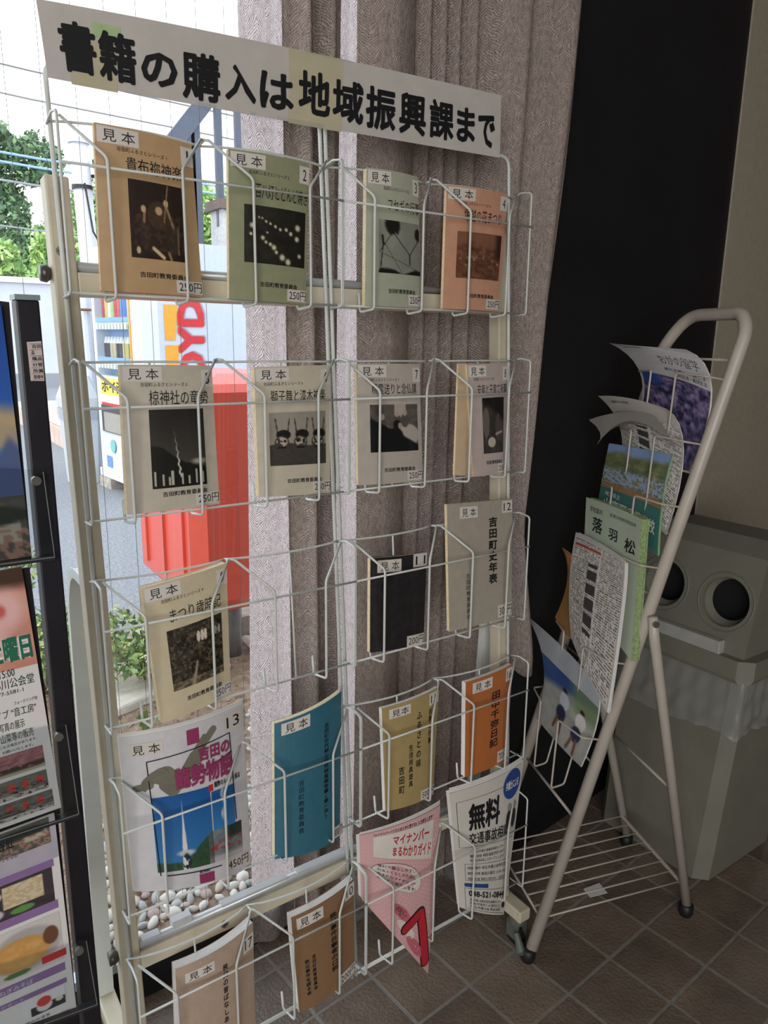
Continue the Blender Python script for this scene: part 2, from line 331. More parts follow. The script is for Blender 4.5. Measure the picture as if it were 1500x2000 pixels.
def pic_trail(x, y):
    o = base(x, (30, 96, 164), (60, 132, 194), y); return put(o, np.clip((.1 - abs(x - .5 + .06 * np.sin(y * 12))) / .06, 0, 1) * (.35 + .65 * vn(x, y, 12)), (214, 216, 220))
def pic_crowd(x, y):
    o = base(x, (92, 110, 110), (150, 156, 160), fbm(x, y, 14)); o = put(o, np.clip((x - .4) * 4, 0, 1) * np.clip((.45 - y) * 8, 0, 1), (50, 62, 56)); o = put(o, np.clip((y - .75) * 8, 0, 1), (190, 184, 188)); return put(o, (vn(x, y, 18, 3) > .52) * np.clip(1 - abs(y - .55) * 4, 0, 1), (180, 52, 60))
def pic_skyflower(x, y):
    o = base(x, (24, 70, 160), (60, 118, 200), y); o = put(o, ell(x + .1 * vn(x, y, 9), y, .85, .6, .5, .12, .6), (186, 164, 130)); o = put(o, ell(x + .08 * vn(x, y, 12), y, .7, .68, .6, .09, .5), (172, 156, 130)); return put(o, np.clip((y - .8 + .14 * np.exp(-((x - .93) / .09) ** 2)) * 20, 0, 1), (82, 96, 140))
def pic_festival(x, y):
    o = base(x, (60, 62, 60), (104, 104, 96), fbm(x, y, 9)); o = put(o, (abs(y - .55) < .16) * (x > .55) * (x < .95), (176, 166, 150)); o = put(o, ell(x, y, .5, .3, .6, .2), (44, 52, 44)); return put(o, (y > .5) * (vn(x, y, 26) > .58), (156, 120, 104))
def pic_blossom(x, y):
    o = base(x, (196, 130, 116), (232, 170, 150), fbm(x, y, 5)); o = put(o, np.clip((.24 - y) * 10, 0, 1), (74, 52, 40))
    for cx, cy, r in [(.3, .3, .35), (.75, .4, .28), (.6, .7, .25), (.2, .75, .25)]: o = put(o, ell(x, y, cx, cy, r, r, .5) * .8, (238, 196, 196)); o = put(o, ell(x, y, cx, cy, r * .25, r * .3, .5), (206, 96, 92))
    return o
def pic_cherry(x, y):
    o = base(x, (110, 66, 66), (200, 140, 148), fbm(x, y, 12)); o = put(o, np.clip((y - .55) * 10, 0, 1) * (fbm(x, y, 9) > .4), (58, 50, 42)); return put(o, np.clip((y - .8) * 10, 0, 1), (176, 168, 150))
def pic_street(x, y):
    o = base(x, (66, 74, 66), (140, 134, 128), fbm(x, y, 11)); o = put(o, (abs(y - .42) < .2) * (np.sin(x * 30) > .2), (196, 60, 56)); o = put(o, np.clip((y - .72) * 9, 0, 1), (186, 180, 172)); return put(o, (vn(x, y, 22) > .66) * (y > .45), (46, 40, 44))
def pic_food(x, y):
    o = base(x, (52, 46, 52), (76, 66, 72), fbm(x, y, 6)); o = put(o, (abs(x - .62) < .25) * (abs(y - .4) < .32), (196, 178, 140)); o = put(o, (abs(x - .62) < .25) * (abs(y - .4) < .32) * (vn(x, y, 22) > .5) * .6, (226, 214, 186))
    o = put(o, ell(x, y, .18, .3, .2, .2), (220, 214, 204)); o = put(o, ell(x, y, .18, .28, .15, .13), (206, 140, 84)); o = put(o, ell(x, y, .15, .8, .24, .2), (196, 196, 200)); o = put(o, ell(x, y, .15, .8, .17, .14), (66, 54, 50)); return put(o, ell(x, y, .6, .86, .16, .1), (96, 150, 74))
def pic_cutlet(x, y):
    o = base(x, (212, 206, 204)); o = put(o, ell(x, y, .5, .5, .52, .46), (176, 172, 172)); n = fbm(x, y, 9); o = put(o, ell(x + .05 * n, y, .45, .55, .46, .36, .2), (196, 142, 74)); o = put(o, ell(x, y, .45, .55, .44, .34, .4) * n, (226, 184, 120)); o = put(o, ell(x, y, .85, .4, .12, .2), (110, 74, 52)); return put(o, ell(x, y, .35, .92, .2, .06), (80, 120, 60))
def pic_dessert(x, y):
    o = base(x, (226, 224, 226)); o = put(o, (y > .5) * (abs(x - .6) < .4) * (y < .95), (46, 44, 52)); o = put(o, ell(x, y, .5, .62, .2, .3), (222, 214, 214)); o = put(o, ell(x, y, .5, .4, .18, .26), (206, 66, 62)); return put(o, ell(x, y, .85, .6, .1, .12), (214, 210, 190))
def pic_purple(x, y):
    o = base(x, (28, 30, 60), (176, 156, 196), np.clip(fbm(x, y, 16) * 1.5 - .35, 0, 1)); return put(o, np.clip((.35 - x) * 8, 0, 1) * np.clip((.3 - y) * 8, 0, 1), (52, 78, 150))
def pic_garden(x, y):
    o = base(x, (66, 84, 60), (156, 158, 110), fbm(x, y, 10)); o = put(o, np.clip((.18 - y + .1 * vn(x, y, 5)) * 10, 0, 1), (132, 160, 206)); o = put(o, np.clip((y - .48) * 8, 0, 1) * (vn(x, y, 34) > .42), (150, 166, 196)); return put(o, np.clip((y - .82) * 12, 0, 1), (150, 118, 80))
def pic_walkers(x, y):
    o = base(x, (140, 144, 148), (192, 190, 178), fbm(x, y, 9)); o = put(o, np.clip((.32 - y + .25 * (.5 - x)) * 8, 0, 1), (52, 84, 140)); o = put(o, np.clip((x - .5) * 6, 0, 1) * np.clip((.5 - y) * 6, 0, 1) * .8, (110, 132, 92))
    for cx, cy, c in [(.45, .42, (196, 204, 214)), (.78, .5, (224, 222, 222))]:
        o = put(o, ell(x, y, cx, cy - .16, .045, .045), (60, 44, 38)); o = put(o, ell(x, y, cx, cy, .1, .14), c); o = put(o, ell(x, y, cx - .03, cy + .2, .1, .12), (44, 52, 84)); o = put(o, seg(x, y, cx - .08, cy + .28, cx - .12, cy + .44, .03), (120, 84, 66)); o = put(o, seg(x, y, cx, cy + .28, cx + .02, cy + .46, .03), (120, 84, 66))
    return o
def pic_text(x, y):                             # body text of a newsletter seen from afar
    rows = (np.sin(y * 330) > -.1) & (vn(x * 1.6, y * 1.313, 40, 4) > .36); o = base(x, (214, 210, 204)); o = put(o, rows * .75, (70, 68, 72)); o = put(o, (abs(x - .5) < .01) * 1., (214, 210, 204))
    o = put(o, (abs(x - .38) < .09) * (abs((y * 8) % 1 - .5) < .36) * (y > .2) * (y < .8), (66, 62, 66)); return put(o, (abs(y - .06) < .012) * (x < .5), (180, 60, 50))
def pic_can(x, y): return base(x, (200, 200, 200))
# ================================================================== SETTING
def struct(o): o['kind'] = 'structure'; return o
BLACKW = mat('black_painted_wall', (19, 19, 23), 0.6, var=0.25, scale=5, bump=0.15, bscale=120)
# --- floor: bedding slab with separate stone tiles
GROUT = mat('grout', (134, 130, 124), 0.9, var=0.15, scale=60)
floor = struct(MB().box((-2.6, -3.2, -0.12), (4.2, 1.42, 0.0006)).build('floor', GROUT))
def tile_mat():
    m = bpy.data.materials.new('brown_stone_tile'); m.use_nodes = True; t = m.node_tree; b = t.nodes['Principled BSDF']; L = t.links.new
    g = t.nodes.new('ShaderNodeNewGeometry'); n1 = t.nodes.new('ShaderNodeTexNoise'); n1.inputs['Scale'].default_value = 9; n1.inputs['Detail'].default_value = 6; L(g.outputs['Position'], n1.inputs['Vector'])
    oi = t.nodes.new('ShaderNodeObjectInfo'); ad = t.nodes.new('ShaderNodeMath'); ad.operation = 'MULTIPLY_ADD'; L(oi.outputs['Random'], ad.inputs[0]); ad.inputs[1].default_value = 0.35; L(n1.outputs['Fac'], ad.inputs[2])
    r = t.nodes.new('ShaderNodeValToRGB'); r.color_ramp.elements[0].position = .35; r.color_ramp.elements[1].position = .95
    r.color_ramp.elements[0].color = lin((96, 84, 74)); r.color_ramp.elements[1].color = lin((134, 119, 105)); L(ad.outputs[0], r.inputs[0]); L(r.outputs[0], b.inputs['Base Color'])
    n2 = t.nodes.new('ShaderNodeTexNoise'); n2.inputs['Scale'].default_value = 130; n2.inputs['Detail'].default_value = 5; L(g.outputs['Position'], n2.inputs['Vector'])
    bp = t.nodes.new('ShaderNodeBump'); bp.inputs['Strength'].default_value = .7; bp.inputs['Distance'].default_value = .004; L(n2.outputs['Fac'], bp.inputs['Height']); L(bp.outputs[0], b.inputs['Normal'])
    b.inputs['Roughness'].default_value = .38; return m
TILE = tile_mat()
tA = np.array([.15057, .0118, 0]); tB = np.array([.0131, -.149, 0]); tO = flr(1086, 1798)
def tile_mesh():
    g = .0036; h = .0022; v = []; 
    for ins, z in ((g, -.004), (g, h - .0008), (g + .0012, h)):
        s = ins / .15
        for a, b_ in ((s, s), (1 - s, s), (1 - s, 1 - s), (s, 1 - s)): v.append(tA * a + tB * b_ + np.array([0, 0, z]))
    f = [(8, 11, 10, 9)] + [(k * 4 + i, k * 4 + (i + 1) % 4, k * 4 + 4 + (i + 1) % 4, k * 4 + 4 + i)[::-1] for k in (0, 1) for i in range(4)]
    return v, f
tv, tf = tile_mesh(); tme = None; rest = MB()
for i in range(-22, 20):
    for j in range(-12, 30):
        p = tO + tA * i + tB * j; c = p + (tA + tB) / 2
        if not (-2.4 < c[0] < 4.0 and -3.0 < c[1] < 1.34): continue
        q = CM.T @ (c - CAM)
        vis = q[2] > 0 and -60 < CX + F_PX * q[0] / q[2] < 1560 and 1480 < CY + F_PX * q[1] / q[2] < 2090
        if vis:
            if tme is None:
                o = mk('tile', [np.array(x) + p for x in tv], tf, TILE, floor, loc=p); tme = o.data
            else:
                o = bpy.data.objects.new('tile', tme); COL.objects.link(o); o.location = Vector(p); o.parent = floor
            o.location.z = random.uniform(-.0006, .0006)
        else: rest.add([np.array(x) + p for x in tv], tf)
rest.build('tile_field', TILE, floor, kind='stuff')
# --- window wall
YW = 1.36
ALU = mat('aluminium', (196, 202, 210), 0.3, var=0.04, metal=0.6)
ww = MB(); ww.box((-2.6, YW - .02, -.1), (1.235, YW + .02, .096)); ww.box((-2.6, YW - .02, 2.5), (1.235, YW + .12, 2.75)); struct(ww.build('wall_front', BLACKW))
w1 = struct(MB().box((-2.6, YW - .022, .096), (1.235, YW + .006, .116)).build('window_1', ALU))
MB().box((-2.6, YW - .03, 2.47), (1.235, YW + .05, 2.5)).build('frame_head', ALU, w1)
mk('glass_pane', [(-2.6, YW, .116), (1.235, YW, .116), (1.235, YW, 2.47), (-2.6, YW, 2.47)], [(0, 1, 2, 3)], glass_mat('window_glass', (.97, .985, .98), ior=1.5), w1)
gw = MB()
for k in range(-8, 20): gw.box((.2356 + k * .0517, YW + .001, .117), (.2356 + k * .0517 + .0007, YW + .0017, 2.46))
gw.build('glass_wire', mat('wire_steel', (110, 112, 112), .4, metal=.6), w1, kind='stuff')
# --- black wall right of the window, turned a few degrees, light wall in front of it
d = np.array([.9924, .1236]); nb = np.array([d[1], -d[0]]); P0 = np.array([1.343, 1.2356])
def bw(s, o, z): q = P0 + d * s + nb * o; return (q[0], q[1], z)
def wallbox(s0, s1, o0, o1, z0, z1): 
    v = [bw(s0, o0, z0), bw(s1, o0, z0), bw(s1, o1, z0), bw(s0, o1, z0), bw(s0, o0, z1), bw(s1, o0, z1), bw(s1, o1, z1), bw(s0, o1, z1)]
    return v, [(0, 1, 2, 3), (4, 7, 6, 5), (0, 4, 5, 1), (1, 5, 6, 2), (2, 6, 7, 3), (3, 7, 4, 0)]
struct(mk('wall_back', *wallbox(-.1, 2.6, 0, -.1, -.1, 2.75), BLACKW))
GWALL = mat('woven_grey_wallpaper', (176, 168, 150), .8, var=.06, scale=50, bump=.3, bscale=300)
struct(mk('wall_right', *wallbox(.845, 2.6, .006, 0.0005, 0, 2.75), GWALL))
INT = mat('cream_plaster', (170, 160, 148), .85, var=.04)
struct(MB().box((-2.6, -3.2, 2.75), (4.2, 1.48, 2.85)).build('ceiling', mat('ceiling_board', (176, 172, 166), .9, var=.03)))
struct(MB().box((4.2, -3.2, -.1), (4.3, 1.6, 2.75)).build('wall_side', mat('dim_brown_wall', (96, 86, 78), .85, var=.05)))
struct(MB().box((-2.6, -3.3, -.1), (4.2, -3.2, 2.75)).build('wall_rear', mat('dim_brown_wall', (96, 86, 78), .85, var=.05)))
struct(MB().box((-2.7, -3.3, -.1), (-2.6, 1.48, 2.75)).build('wall_left', INT))
# ================================================================== OUTSIDE
ASPH = mat('asphalt', (138, 141, 146), .9, var=.3, scale=55, bump=1.0, bscale=160)
SOIL = mat('bed_soil', (138, 118, 100), .95, var=.35, scale=25, bump=1.0, bscale=90)
CONC = mat('old_concrete', (178, 172, 160), .9, var=.25, scale=20, bump=.5, bscale=90)
ground = struct(MB().box((-30, 1.48, -.3), (60, 120, -.001)).build('ground', ASPH))
bed = struct(MB().box((-3, 1.485, -.02), (2.6, 3.02, .012)).build('flower_bed', SOIL))
struct(MB().box((-3, YW + .02, -.3), (2.6, 1.485, .012)).build('bed_edge', SOIL))
# rounded pebbles
def pebble_mesh(k):
    rs = np.random.RandomState(k); bm = bmesh_ico(); v = bm[0] * np.array([1, rs.uniform(.6, .85), rs.uniform(.45, .7)]); v = v * (1 + .13 * np.sin(v[:, [1]] * 3 + k) + .1 * rs.randn(len(v), 1) * .5); return v, bm[1]
def bmesh_ico():
    t = (1 + 5 ** .5) / 2; v = [(-1, t, 0), (1, t, 0), (-1, -t, 0), (1, -t, 0), (0, -1, t), (0, 1, t), (0, -1, -t), (0, 1, -t), (t, 0, -1), (t, 0, 1), (-t, 0, -1), (-t, 0, 1)]
    f = [(0, 11, 5), (0, 5, 1), (0, 1, 7), (0, 7, 10), (0, 10, 11), (1, 5, 9), (5, 11, 4), (11, 10, 2), (10, 7, 6), (7, 1, 8), (3, 9, 4), (3, 4, 2), (3, 2, 6), (3, 6, 8), (3, 8, 9), (4, 9, 5), (2, 4, 11), (6, 2, 10), (8, 6, 7), (9, 8, 1)]
    V = [np.array(x) / np.linalg.norm(x) for x in v]; mid = {}; F = []
    def m(a, b):
        k = (min(a, b), max(a, b))
        if k not in mid: q = V[a] + V[b]; V.append(q / np.linalg.norm(q)); mid[k] = len(V) - 1
        return mid[k]
    for a, b, c in f: x, y, z = m(a, b), m(b, c), m(c, a); F += [(a, x, z), (b, y, x), (c, z, y), (x, y, z)]
    return np.array(V), F
PEBM = [mat('pebble_white', (206, 200, 190), .7, var=.12, scale=14), mat('pebble_grey', (168, 168, 166), .7, var=.15, scale=14), mat('pebble_tan', (182, 170, 156), .7, var=.15, scale=14), mat('pebble_rose', (166, 146, 140), .7, var=.15, scale=14)]
PME = []
for k in range(8):
    v, f = pebble_mesh(k); me = bpy.data.meshes.new('pebble'); me.from_pydata(v.tolist(), [], f); me.materials.append(PEBM[[0, 1, 2, 0, 3, 0, 2, 1][k]]); me.polygons.foreach_set('use_smooth', [True] * len(f)); PME.append(me)
cnt = 0; small = MB()
for it in range(26000):
    x = random.uniform(.12, 1.3); y = random.uniform(1.5, 2.35)
    if random.random() > (1.0 if y < 1.86 else .05): continue
    s = random.uniform(.012, .023) * (1 if y < 1.86 else .7)
    q = CM.T @ (np.array([x, y, .01]) - CAM); px = CX + F_PX * q[0] / q[2]; py = CY + F_PX * q[1] / q[2]
    if not (150 < px < 560 and py < 1930): continue
    ok = True
    for (a, b_, c) in globals().setdefault('_pb', []):
        if (a - x) ** 2 + (b_ - y) ** 2 < ((c + s) * .72) ** 2: ok = False; break
    if not ok: continue
    _pb.append((x, y, s)); z = .012 + s * .25
    if cnt < 300:
        o = bpy.data.objects.new('pebble', random.choice(PME)); COL.objects.link(o); o.location = (x, y, z); o.scale = (s * random.uniform(.9, 1.25), s, s); o.rotation_euler = (random.uniform(-.3, .3), random.uniform(-.3, .3), random.uniform(0, 6.28)); o.parent = bed; cnt += 1
    else:
        a = random.uniform(0, 6.28); R = np.array([[math.cos(a), -math.sin(a), 0], [math.sin(a), math.cos(a), 0], [0, 0, 1]]); v, f = pebble_mesh(cnt % 8); small.add([R @ (q_ * s) + np.array([x, y, z]) for q_ in v], f, random.randrange(4))
if small.v: small.build('small_pebbles', PEBM, bed, kind='stuff', smooth=True)
chips = MB()
for k in range(1600):
    x = random.uniform(.15, 1.7); y = random.uniform(1.5, 2.95); a = random.uniform(0, 3.14); l = random.uniform(.006, .018); w = random.uniform(.002, .005); z = .014 + random.uniform(0, .006)
    dx, dy = math.cos(a) * l, math.sin(a) * l; ex, ey = -math.sin(a) * w, math.cos(a) * w
    chips.add([(x - dx, y - dy, z), (x + ex, y + ey, z + .004), (x + dx, y + dy, z), (x - ex, y - ey, z)], [(0, 1, 2, 3)], random.randrange(2))
chips.build('bark_chips', [mat('bark_chip', (176, 140, 108), .9), mat('bark_chip_dark', (116, 86, 66), .9)], bed, kind='stuff')
# kerb of concrete blocks round the bed
kerb = struct(MB().box((-3, 3.03, -.02), (6.0, 3.15, .03)).build('kerb', CONC))
kb = None
for k in range(13):
    x0 = -1.6 + k * .61
    v = [(x0, 3.02, 0), (x0 + .6, 3.02, 0), (x0 + .6, 3.16, 0), (x0, 3.16, 0), (x0 + .008, 3.03, .1), (x0 + .592, 3.03, .1), (x0 + .592, 3.15, .1), (x0 + .008, 3.15, .1)]
    mk('kerb_stone', v, [(0, 3, 2, 1), (4, 5, 6, 7), (0, 1, 5, 4), (1, 2, 6, 5), (2, 3, 7, 6), (3, 0, 4, 7)], CONC, kerb, loc=(x0, 3.02, 0))
o = mk('stepping_slab', [(.62, 2.55, .01), (1.15, 2.72, .01), (1.05, 3.0, .01), (.55, 2.95, .01), (.63, 2.56, .05), (1.14, 2.73, .05), (1.04, 2.99, .05), (.56, 2.94, .05)], [(0, 3, 2, 1), (4, 5, 6, 7), (0, 1, 5, 4), (1, 2, 6, 5), (2, 3, 7, 6), (3, 0, 4, 7)], mat('pale_slab', (206, 200, 188), .9, var=.12, bump=.4)); bevel(o, .01)
tag(o, 'pale flat stone slab lying in the soil under the shrub', 'stone')
o = mk('stepping_slab', [(1.25, 2.2, .01), (2.1, 1.95, .01), (2.3, 2.2, .01), (1.3, 3.0, .01), (1.26, 2.22, .04), (2.09, 1.97, .04), (2.28, 2.2, .04), (1.31, 2.97, .04)], [(0, 3, 2, 1), (4, 5, 6, 7), (0, 1, 5, 4), (1, 2, 6, 5), (2, 3, 7, 6), (3, 0, 4, 7)], mat('pale_slab', (206, 200, 188), .9)); bevel(o, .01)
tag(o, 'pale flat stone slab beside the foot of the mailbox pole', 'stone')
def leaves(n, centre, rad, size, cols, flat=1.0, seed=0, shell=.55):
    rs = np.random.RandomState(seed); d_ = rs.randn(n, 3); d_ /= np.linalg.norm(d_, axis=1)[:, None]; r = shell + (1 - shell) * rs.rand(n, 1) ** .6
    bump_ = 1 + .16 * np.sin(d_[:, [0]] * 6 + seed) * np.cos(d_[:, [2]] * 5 + seed * 2) + .1 * np.sin(d_[:, [1]] * 11 + seed)
    p = np.array(centre) + d_ * r * bump_ * np.array(rad); a = rs.randn(n, 3); a /= np.linalg.norm(a, axis=1)[:, None]; b = np.cross(a, rs.randn(n, 3)); b /= np.linalg.norm(b, axis=1)[:, None]
    s = size * (.6 + .8 * rs.rand(n, 1)); v = np.stack([p - a * s, p + b * s * .45, p + a * s, p - b * s * .45], 1).reshape(-1, 3)
    cc = np.array([C3(c) for c in cols])[rs.randint(0, len(cols), n)] * (.85 + .3 * rs.rand(n, 1)); cc = np.clip(cc, 0, 1) ** 2.2
    return v, np.arange(n * 4).reshape(-1, 4), np.repeat(cc, 4, 0)
def foliage(name, parent, blobs, size, cols, kind='stuff', seed=0):
    V = []; Fs = []; K = []; b0 = 0
    for k, (c, r, n) in enumerate(blobs):
        v, f, cc = leaves(n, c, r, size, cols, seed=seed + k); V.append(v); Fs.append(f + b0); K.append(cc); b0 += len(v)
    return mk(name, np.vstack(V), np.vstack(Fs), LEAF, parent, kind=kind, cols=np.vstack(K))
TRUNK = mat('bark', (92, 76, 60), .9, var=.3, bump=.5)
GREENS = {'dark': [(104, 134, 100), (128, 158, 112), (84, 114, 88)], 'mid': [(132, 168, 112), (156, 188, 124), (108, 146, 98)], 'light': [(168, 202, 124), (190, 214, 140), (142, 180, 112)]}
def tree(label, x, y, h, r, kind, seed, group=None):
    t = thing('tree', label, 'tree', (x, y, 0), group); MB().tube([(x, y, -.1), (x + .1, y, h * .4), (x, y + .1, h * .75)], [.22, .16, .07], 8).build('trunk', TRUNK, t)
    rs = random.Random(seed); bl = []
    for k in range(11):
        a = rs.uniform(0, 6.28); q = rs.uniform(0, .62) * r; z = h - r * .45 - (h - r * .45 - 1.6) * rs.random() ** 1.1; rr = r * rs.uniform(.34, .5); bl.append(((x + q * math.cos(a), y + q * math.sin(a), z), (rr, rr, rr * .85), 1700))
    foliage('crown', t, bl, .16, GREENS[kind], seed=seed * 10)
for lab, xr, Y_, zt, r_, kd, sd_ in [
    ('tall dark green tree rising highest behind the low white wall at far left', .150, 40, .255, 3.4, 'dark', 1),
    ('mid green tree farthest away, behind the white lamp pole and the first booklet', .262, 50, .245, 5.6, 'mid', 2),
    ('light yellow green tree at far left just behind the white wall', .14, 27, .115, 2.2, 'light', 3),
    ('light green bushy tree just left of the white lamp pole', .222, 33, .15, 2.7, 'light', 4),
    ('bright green tree seen between the bars of the dark stair railing', .405, 33, .195, 3.2, 'light', 5),
    ('pale green tree just right of the white lamp pole', .315, 27, .15, 2.4, 'mid', 6),
    ('dark green tree low at the right of the stair railing', .48, 27, .12, 2.0, 'dark', 8)]:
    tree(lab, xr * Y_, Y_, 1.37 + zt * Y_, r_, kd, sd_)
# low white wall
lw = struct(MB().box((-6, 21.8, -.1), (8.5, 22.0, 2.75)).build('boundary_wall', mat('white_metal_wall', (206, 210, 220), .6, var=.03, scale=3)))
MB().box((-6, 21.7, 2.66), (8.5, 21.79, 2.8)).build('wall_cap', mat('white_cap', (232, 232, 232), .6), lw); MB().box((-6, 21.6, -.1), (8.5, 21.79, .35)).build('wall_plinth', mat('grey_plinth', (150, 154, 160), .8), lw)
# tiled step
st = struct(MB().box((2.0, 9.6, -.05), (4.4, 14.0, .24)).build('tiled_step', mat('step_mortar', (150, 130, 116), .9)))
stm = mat('pink_beige_paver', (206, 184, 172), .8, var=.12, scale=8); smesh = None
sv = [(0, 0, 0), (.29, 0, 0), (.29, .29, 0), (0, .29, 0), (0.004, 0.004, .02), (.286, 0.004, .02), (.286, .286, .02), (0.004, .286, .02)]; sf = [(4, 5, 6, 7), (0, 1, 5, 4), (1, 2, 6, 5), (2, 3, 7, 6), (3, 0, 4, 7)]
for i in range(8):
    for j in range(14):
        p = (2.0 + i * .3 + .005, 9.6 + j * .3 + .005, .24)
        if smesh is None: smesh = mk('paver', np.array(sv) + np.array(p), sf, stm, st, loc=p).data
        else: o = bpy.data.objects.new('paver', smesh); COL.objects.link(o); o.location = p; o.parent = st
for j in range(14): MB().box((1.975, 9.605 + j * .3, -.02), (1.998, 9.895 + j * .3, .235)).build('side_paver', stm, st)
for i in range(8): MB().box((2.0 + i * .3, 9.575, -.02), (2.29 + i * .3, 9.598, .235)).build('side_paver', stm, st)
# grey building pier right of the vending machine, rough wall with stair railing above
struct(MB().box((3.02, 6.9, -.1), (4.6, 7.4, 2.02)).build('pier', mat('grey_render', (120, 116, 116), .9, var=.1, bump=.5)))
rw = struct(MB().box((3.42, 8.0, -.1), (7.5, 8.3, 2.72)).build('stair_wall', mat('rough_white_render', (196, 196, 198), .9, var=.12, bump=1.0, scale=30, bscale=60)))
MB().box((3.38, 7.95, 2.72), (7.5, 8.35, 2.82)).build('coping', mat('brown_coping', (112, 96, 88), .8), rw)
rl = thing('stair_railing', 'dark grey steel stair railing with upright bars and sloping handrail', 'railing', (3.1, 8.1, 2.3)); STEEL = mat('dark_blue_steel', (84, 92, 108), .5, var=.06, spec=.3)
def bar(name, pts, w, dpt): 
    b = MB()
    for (p, q) in zip(pts[:-1], pts[1:]):
        p = np.array(p); q = np.array(q); t = (q - p) / np.linalg.norm(q - p); s = np.cross(t, [0, 1, 0]); s /= np.linalg.norm(s); y = np.array([0, dpt, 0])
        c = [p + s * w, p - s * w, p - s * w + y, p + s * w + y, q + s * w, q - s * w, q - s * w + y, q + s * w + y]; b.add(c, [(0, 1, 2, 3), (4, 7, 6, 5), (0, 4, 5, 1), (1, 5, 6, 2), (2, 6, 7, 3), (3, 7, 4, 0)])
    return b.build(name, STEEL, rl)
bar('handrail', [(2.93, 8.05, 3.3), (3.27, 8.05, 3.72), (3.72, 8.05, 4.33), (4.9, 8.05, 4.98)], .085, .06)
for k, (x, zb, zt) in enumerate([(3.14, 2.1, 3.45), (3.19, 1.9, 3.62), (3.45, 2.55, 3.9), (3.68, 2.82, 4.2), (3.92, 2.82, 4.4), (4.16, 2.82, 4.5), (4.4, 2.82, 4.62), (4.64, 2.82, 4.76)]): bar('railing_bar', [(x, 8.07, zb), (x, 8.07, zt)], .05 if k == 1 else .038, .05)
# lamp pole with loudspeaker
lp = thing('lamp_pole', 'white steel pole with a black horn loudspeaker near its top', 'pole', (2.27, 9.2, 0)); PW = mat('white_pole', (208, 212, 222), .5, var=.05)
MB().tube([(2.36, 9.2, -.05), (2.285, 9.2, 3.42)], .1, 16).build('shaft', PW, lp, smooth=True); MB().tube([(2.285, 9.2, 3.42), (2.285, 9.2, 3.47)], .115, 16).build('cap', PW, lp)
MB().tube([(2.29, 9.2, 2.95), (2.29, 9.2, 2.99)], .112, 16).build('clamp', mat('black_plastic', (34, 34, 38), .5), lp)
b = MB(); b.tube([(2.42, 9.15, 3.2), (2.52, 9.1, 3.22), (2.66, 9.05, 3.22), (2.78, 9.0, 3.22)], [.07, .1, .12, .13], 12); b.tube([(2.45, 9.15, 3.0), (2.62, 9.1, 2.98)], [.07, .09], 12); b.tube([(2.3, 9.2, 3.1), (2.6, 9.15, 3.1)], .02, 6); b.build('loudspeaker', mat('black_plastic', (34, 34, 38), .5), lp)
MB().tube([(2.29, 9.08, 3.0), (2.34, 9.06, 2.5), (2.5, 9.06, 2.2)], .012, 5).build('cable', mat('black_plastic', (34, 34, 38), .5), lp)
dp = thing('drain_pipes', 'grey white bundle of vertical pipes and conduit beside the vending machine', 'pipes', (2.0, 8.2, 0))
for k, (x, r) in enumerate([(1.98, .05), (2.11, .035), (2.2, .03)]): MB().tube([(x + .02, 8.2, -.05), (x, 8.2, 2.0)], r, 10).build('pipe', PW, dp)
MB().tube([(1.9, 8.12, 1.62), (2.24, 8.12, 1.62)], .015, 6).build('pipe_clamp', mat('rust', (128, 90, 66), .8), dp)
for k, (z0, z1, dy, c, g) in enumerate([(7.2, 6.95, 0, (120, 120, 122), .02), (6.6, 6.4, 0, (126, 126, 126), .02), (5.35, 5.2, 0, (150, 184, 226), .03), (5.15, 5.0, 0, (150, 184, 226), .03), (4.75, 4.55, 0, (150, 152, 158), .03), (3.75, 3.6, 0, (150, 152, 158), .02)]):
    o = MB().tube([(-4, 20 + dy, z0 + .35), (4, 20, z0 + .02), (16, 20, z1)], g, 5).build('overhead_cable', M(c, .5))
    tag(o, ['thin grey overhead cable highest against the sky', 'thin grey overhead cable just above the treetops', 'upper one of two blue overhead cables before the trees', 'lower one of two blue overhead cables before the trees', 'thick pale overhead cable just under the blue pair', 'lowest pale overhead cable across the trees'][k], 'cable')
# --- vending machine
A_ = np.array([1.80, 7.14]); B_ = np.array([1.90, 6.04]); sd = (B_ - A_) / np.linalg.norm(B_ - A_); dd = np.array([-sd[1], sd[0]]); VW = 1.1
def vm(s, dp_, z): q = A_ + sd * s + dd * dp_; return np.array([q[0], q[1], z])
def vbox(s0, s1, d0, d1, z0, z1):
    v = [vm(s0, d0, z0), vm(s1, d0, z0), vm(s1, d1, z0), vm(s0, d1, z0), vm(s0, d0, z1), vm(s1, d0, z1), vm(s1, d1, z1), vm(s0, d1, z1)]; return v, [(0, 3, 2, 1), (4, 5, 6, 7), (0, 1, 5, 4), (1, 2, 6, 5), (2, 3, 7, 6), (3, 0, 4, 7)]
VM = thing('vending_machine', 'white drinks vending machine with red letters on its grey side and cans in its window', 'vending machine', (2.3, 6.6, .1)); VWH = mat('vending_white', (222, 228, 234), .4, var=.02); VG = mat('vending_grey', (196, 206, 222), .5, var=.03)
ZT = 2.11
mk('cabinet', *vbox(0, VW, .12, .95, .1, ZT), VG, VM)
b = MB(); 
for q in [vbox(0, .07, -.02, .12, .1, ZT), vbox(.86, VW, -.02, .12, .1, ZT), vbox(.07, .86, -.02, .12, 1.95, ZT), vbox(.07, .86, -.02, .12, .1, 1.02), vbox(.07, .86, -.01, .12, 1.42, 1.5), vbox(.07, .86, -.01, .12, 1.09, 1.15)]: b.add(*q)
b.build('door', VWH, VM)
mk('display_back', *vbox(.07, .86, .1, .115, 1.02, 1.95), mat('display_blue', (150, 190, 236), .5, var=.1, scale=2), VM)
